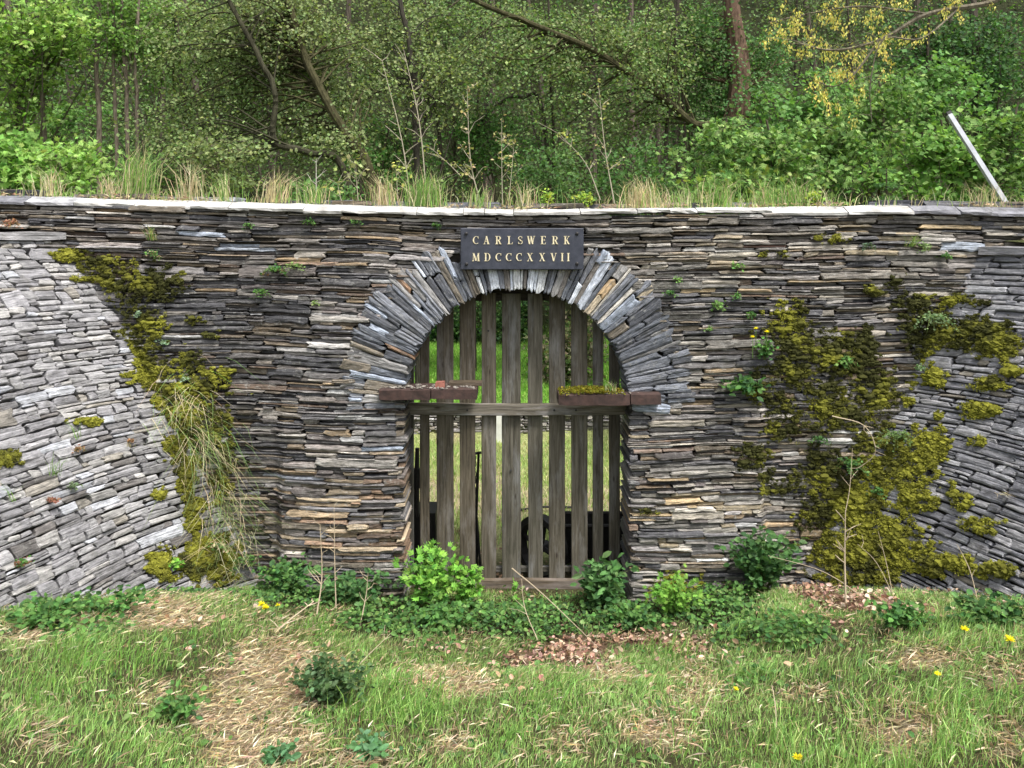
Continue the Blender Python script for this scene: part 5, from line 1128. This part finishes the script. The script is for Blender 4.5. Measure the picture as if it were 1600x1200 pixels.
# maple saplings and bushes in the middle distance, right
for i, (px, py, D, rx, ry, cnt, cols, lab) in enumerate((
    (1130, 235, 11.5, 60, 60, 16, MG, 'bright maple sapling with upright leafy tips right of the ivy clad trunk'), (1210, 250, 10.8, 80, 70, 22, MG, 'yellowish green maple sapling, broadest behind the right coping'), (1300, 230, 11.8, 80, 80, 22, MG, 'tall fresh green maple sapling under the yellow catkins'),
    (1380, 190, 12.5, 90, 80, 24, MG, 'maple sapling with layered leaves left of the leaning pole'), (1480, 250, 11.5, 90, 70, 22, [(.16, .3, .07), (.22, .38, .1)], 'dense green bush directly behind the leaning pole'), (1575, 240, 11.2, 60, 90, 18, MG, 'bright leafy bush at the right edge'),
    (1140, 300, 9.6, 60, 35, 12, MG+[(.3, .4, .1)], 'low bright bush peeping over the right coping'), (1270, 165, 13.5, 100, 50, 18, [(.13, .26, .07), (.17, .32, .09)], 'darker maple behind the tall saplings'), (1450, 130, 14, 100, 50, 18, [(.12, .24, .06), (.16, .3, .09)], 'darker layered maple below the catkins'),
    (95, 260, 11., 60, 28, 14, [(.25, .42, .10), (.32, .48, .14)], 'bright green bush above the left coping'), (30, 270, 11.5, 60, 50, 14, [(.15, .3, .06), (.2, .36, .08)], 'leafy bush at the left picture edge'), (90, 190, 16, 120, 45, 16, [(.12, .24, .06), (.17, .3, .08)], 'mid green maple below the bright upper left crown'),
    (250, 280, 12, 80, 35, 12, [(.09, .17, .05), (.13, .22, .06)], 'dark small leafed bush behind the tall coping tuft'), (340, 255, 11.5, 90, 45, 16, GG, 'grey green bush under the crooked limb'), (600, 240, 13.5, 80, 50, 14, [(.09, .2, .05), (.12, .26, .07)], 'green bush behind the two tall bare saplings'),
    (760, 220, 14.5, 110, 60, 18, [(.10, .22, .055), (.14, .28, .08)], 'green bush behind the cream leaved saplings'), (860, 270, 12.5, 90, 35, 12, [(.08, .16, .05), (.11, .2, .06)], 'dark bush above the right end of the plate'), (1010, 260, 12.5, 90, 40, 14, [(.08, .17, .05), (.11, .21, .06)], 'dark bush behind the slender right sapling'),
    (500, 300, 11.5, 70, 20, 8, [(.08, .17, .05), (.13, .25, .07)], 'low green bush behind the umbrella leaves'), (280, 60, 13.5, 120, 60, 20, [(.17, .27, .08), (.22, .32, .1)], 'airy tree crown above the row of pole trunks'), (700, 40, 14.5, 110, 50, 16, [(.12, .2, .06), (.16, .25, .08)], 'airy crown at the top middle'),
    (1070, 120, 14.8, 70, 90, 18, [(.10, .19, .06), (.14, .25, .08)], 'ivy green bush left of the thick trunk'))):
    s_ = D/F; lobed = cols is MG or '.2' in str(cols[0][0])[:2] or i in (9, 10, 11)
    g0 = tb(px, D); tree(lab, [g0, at(px+random.uniform(-15, 15), (py+HY)/2+40, D), at(px, py, D), at(px+random.uniform(-20, 20), py-ry*.9, D)], .03, [E(px, py, D, rx, ry, int(cnt*1.0), .7)], 104 if i < 12 else 130, .09 if i < 12 else .06, cols, tpl='lobed' if i in (0, 1, 2, 3, 5, 6, 9, 11) else 'rhomb', name='bush', cat='bush', group='bushes and saplings behind the wall', flat=.4, roll=.4, sub=.42, width=1.1 if i < 12 else .95, bark=(.10, .085, .06))
# small conifer
cf = tb(1385, 9.8); root = empty('small_spruce', cf, 'small bluish green spruce just behind the right coping', 'tree'); V, Fq = tube([cf, at(1385, 262, 9.8)], [.03, .008], 6); mk('trunk', V, Fq, BARK, root, tint=(.09, .07, .05), st=V)
LP = []; LD = []
tz = at(1385, 262, 9.8)[2]
for k in range(2600):
    t = random.random()**.7; z = tz-t*1.6; rr = .06+.42*t; a = random.random()*2*pi; q = round(a/(2*pi)*9+round(t*9)*.4)/9*2*pi+rng.normal(0, .12); s_ = random.random()**.6*rr
    LP.append([cf[0]+cos(q)*s_, cf[1]+sin(q)*s_, round((z)*6)/6-.25*s_+rng.normal(0, .015)]); LD.append([cos(q), sin(q), -.1])
LP = np.array(LP); LD = np.array(LD)+rng.normal(0, .5, (2600, 3))*[1, 1, .4]
V, Fq, T = leaves('rhomb', LP, LD, .06, mixcol([(.10, .2, .09), (.15, .27, .12)], [1, 1], 2600), None, .25, .3); mk('crown', V, Fq, LEAF, root, tint=T)
# oak branch with yellow catkins reaching in from the right
OD = 8.6
ot = np.array([7.4, 3.2, 0.]); ot[2] = float(ground(ot[0], ot[1]))-.1
oak = empty('oak_tree', ot, 'oak whose branches with yellow catkins reach in at the upper right', 'tree')
V, Fq = tube(smoothpath([ot, ot+[.1, -.2, 2.2], ot+[-.1, -.3, 4.4], ot+[-.3, -.4, 7.5]], 6), np.linspace(.3, .16, 19), 12); mk('trunk', V, Fq, BARK, oak, tint=(.10, .085, .065), st=V)
m = MB(); LP = []; tips = []
def limb(pts, r0, r1):
    p = smoothpath([np.array(q) for q in pts], 6); V, Fq = tube(p, np.linspace(r0, r1, len(p)), 6, False); m.add(V, Fq, (.17, .15, .11)); return p
A = limb([ot+[-.1, -.3, 4.3], at(1640, -20, OD), at(1545, 5, OD), at(1450, 22, OD), at(1390, 55, OD), at(1345, 72, OD), at(1290, 78, OD), at(1235, 62, OD)], .042, .005)
B = limb([A[int(len(A)*.62)], at(1335, 115, OD-.1), at(1300, 135, OD-.1), at(1262, 118, OD-.1)], .013, .004)
C_ = limb([at(1450, 22, OD), at(1350, 10, OD+.1), at(1270, 20, OD+.1), at(1200, 35, OD+.1)], .014, .004)
Dl = limb([at(1500, 12, OD), at(1440, 60, OD-.2), at(1380, 62, OD-.2), at(1360, 130, OD-.2), at(1362, 190, OD-.2)], .012, .004)
El = limb([at(1545, 5, OD), at(1500, -20, OD), at(1420, -30, OD), at(1300, -15, OD)], .02, .005)
for p, cnt in ((A[-26:], 44), (B, 20), (C_, 44), (Dl, 16), (El, 36)):
    for k in range(cnt):
        q = p[int(len(p)*random.uniform(.15, .999))]; d = np.array([rng.normal(0, .14), rng.normal(0, .12), rng.normal(-.02, .09)]); V, Fq = tube([q, q+d*.5+[0, 0, .02], q+d], [.004, .003, .002], 3, False); m.add(V, Fq, (.2, .18, .12)); tips.append(q+d)
tag(m.build('branches', BARK, oak), kind='stuff')
tips = np.array(tips); cp = []
sel = tips[(rng.random(len(tips)) < .75)]
idx = rng.integers(0, len(sel), 2300); P = sel[idx]+rng.normal(0, .022, (2300, 3)); P[:, 2] -= rng.random(2300)*.10
cp.append(leaves('rhomb', P, rng.normal(0, .35, (2300, 3))+[0, 0, -1], rng.uniform(.02, .045, 2300), mixcol([(.72, .62, .16), (.6, .56, .18), (.5, .52, .16)], [3, 2, 1], 2300), np.tile([0, -1., 0], (2300, 1)), .5, .5))
V, Fq, T = cp[0]; tag(mk('catkins', V, Fq, LEAF, oak, tint=T), kind='stuff')
idx = rng.integers(0, len(tips), 260); V, Fq, T = leaves('oval', tips[idx]+rng.normal(0, .03, (260, 3)), rng.normal(0, 1, (260, 3)), .035, mixcol([(.34, .38, .10), (.42, .40, .13)], [1, 1], 260)); mk('young_leaves', V, Fq, LEAF, oak, tint=T)
# undergrowth that covers the slope behind everything
n = 260000; px = rng.uniform(-500, 2100, n); D = 18.6+rng.random(n)**.8*15; x = (px-800)/F*D; y = D+CY; g = ground(x, y)
cl = fbm(x, y*1.5, .8, 95); k = rng.random(n) < .12+.8*sstep(-.1, .35, cl); x, y, g, cl = x[k], y[k], g[k], cl[k]; n = len(x)
P = np.stack([x, y, g+rng.random(n)*(.35+2.2*sstep(-.2, .6, cl))], -1)
tone = fbm(x, y, .5, 96)[:, None]
V, Fq, T = leaves('rhomb', P, rng.normal(0, 1, (n, 3))*[1, 1, .5], rng.uniform(.06, .13, n), np.clip(mixcol([(.09, .15, .05), (.14, .22, .07), (.045, .08, .028), (.2, .3, .1)], [4, 3, 3, 1], n)*(1+.5*tone), .01, .6), np.tile([0, -.6, .7], (n, 1)), .9, .5)
tag(mk('slope_undergrowth', V, Fq, LEAF, tint=T), kind='stuff')
# background hedge seen through the arch
for px, lab, cols in ((700, 'dark green hedge seen through the arch at left', DG+[(.1, .2, .05)]), (800, 'dark green hedge seen through the middle of the arch', DG+[(.1, .2, .05)]), (900, 'tangled bush seen through the right side of the arch', [(.2, .2, .1), (.12, .2, .06), (.3, .26, .17)])):
    D = 19.5 if px < 850 else 14; tree(lab, [tb(px, D), at(px, 540, D), at(px, 440, D)], .04, [E(px, 500 if px < 850 else 560, D, 55, 40 if px < 850 else 70, 22)], 170, .08, cols, name='hedge_bush', cat='bush', group='bushes seen through the arch', flat=.6)
for px, D, rr, dx, lab in ((268, 13.6, .03, 6, 'slender stem left of the grey green bush on the slope'), (690, 14, .035, -25, 'slender dark stem leaning left behind the tiered cream sapling'), (742, 15, .03, 10, 'slender dark stem right of the thin dark trunked tree'), (865, 14.6, .035, -8, 'slender dark stem behind the end of the plate'), (1040, 13.6, .04, 18, 'slender dark stem left of the ivy clad trunk leaning right'), (1072, 14.2, .03, -12, 'thin bare stem beside the ivy clad trunk'), (1240, 15, .035, 5, 'slender grey stem behind the maple saplings'), (1345, 14.8, .03, -20, 'thin dark stem hanging near the yellow catkins'), (1440, 15.2, .04, 12, 'slender dark stem behind the leaning pole'), (340, 14.5, .03, -18, 'thin bare stem left of the crooked limb')):
    tree(lab, [tb(px, D), at(px, 260, D), at(px+dx*.6, 130, D), at(px+dx, 20, D), at(px+dx*1.6, -120, D)], rr, [E(px+dx, 30, D+.3, 55, 60, 8)], 80, .05, [(.15, .22, .08), (.1, .16, .05)], bark=(.055, .047, .036), name='slender_tree')
# far trunks on the slope
for i, (px, D, r_) in enumerate(((300, 20, .14), (420, 22, .16), (560, 21, .13), (760, 23, .16), (830, 20, .11), (1060, 21, .15), (1260, 20, .13), (1420, 22, .15), (1480, 20, .1), (110, 20, .13), (235, 19, .1), (1010, 19.5, .1))):
    b = tb(px, D); tree(['dim trunk high on the slope between the alders and the poles', 'dim trunk behind the elbow limb', 'dim trunk behind the mossy leaning tree', 'dim trunk behind the upper middle', 'slim trunk behind the cream leaved saplings', 'dim trunk left of the ivy clad tree', 'dim trunk right of the ivy clad tree', 'dim trunk under the yellow catkins', 'slim trunk left of the leaning pole top', 'dim trunk between leftmost tree and poles', 'slim trunk right of the poles', 'slim brown trunk beside the second straight trunk'][i],
        [b, b+[.1, 0, 2.5], b+[random.uniform(-.3, .3), 0, 5.5], b+[random.uniform(-.5, .5), 0, 9]], r_, [(b+[0, -.5, 5], (2., 1., 2.6), 13)], 100, .085, [(.09, .17, .05), (.13, .22, .07), (.06, .11, .04)], bark=(.085, .07, .055), name='slope_tree', sub=.7, spread=.5)
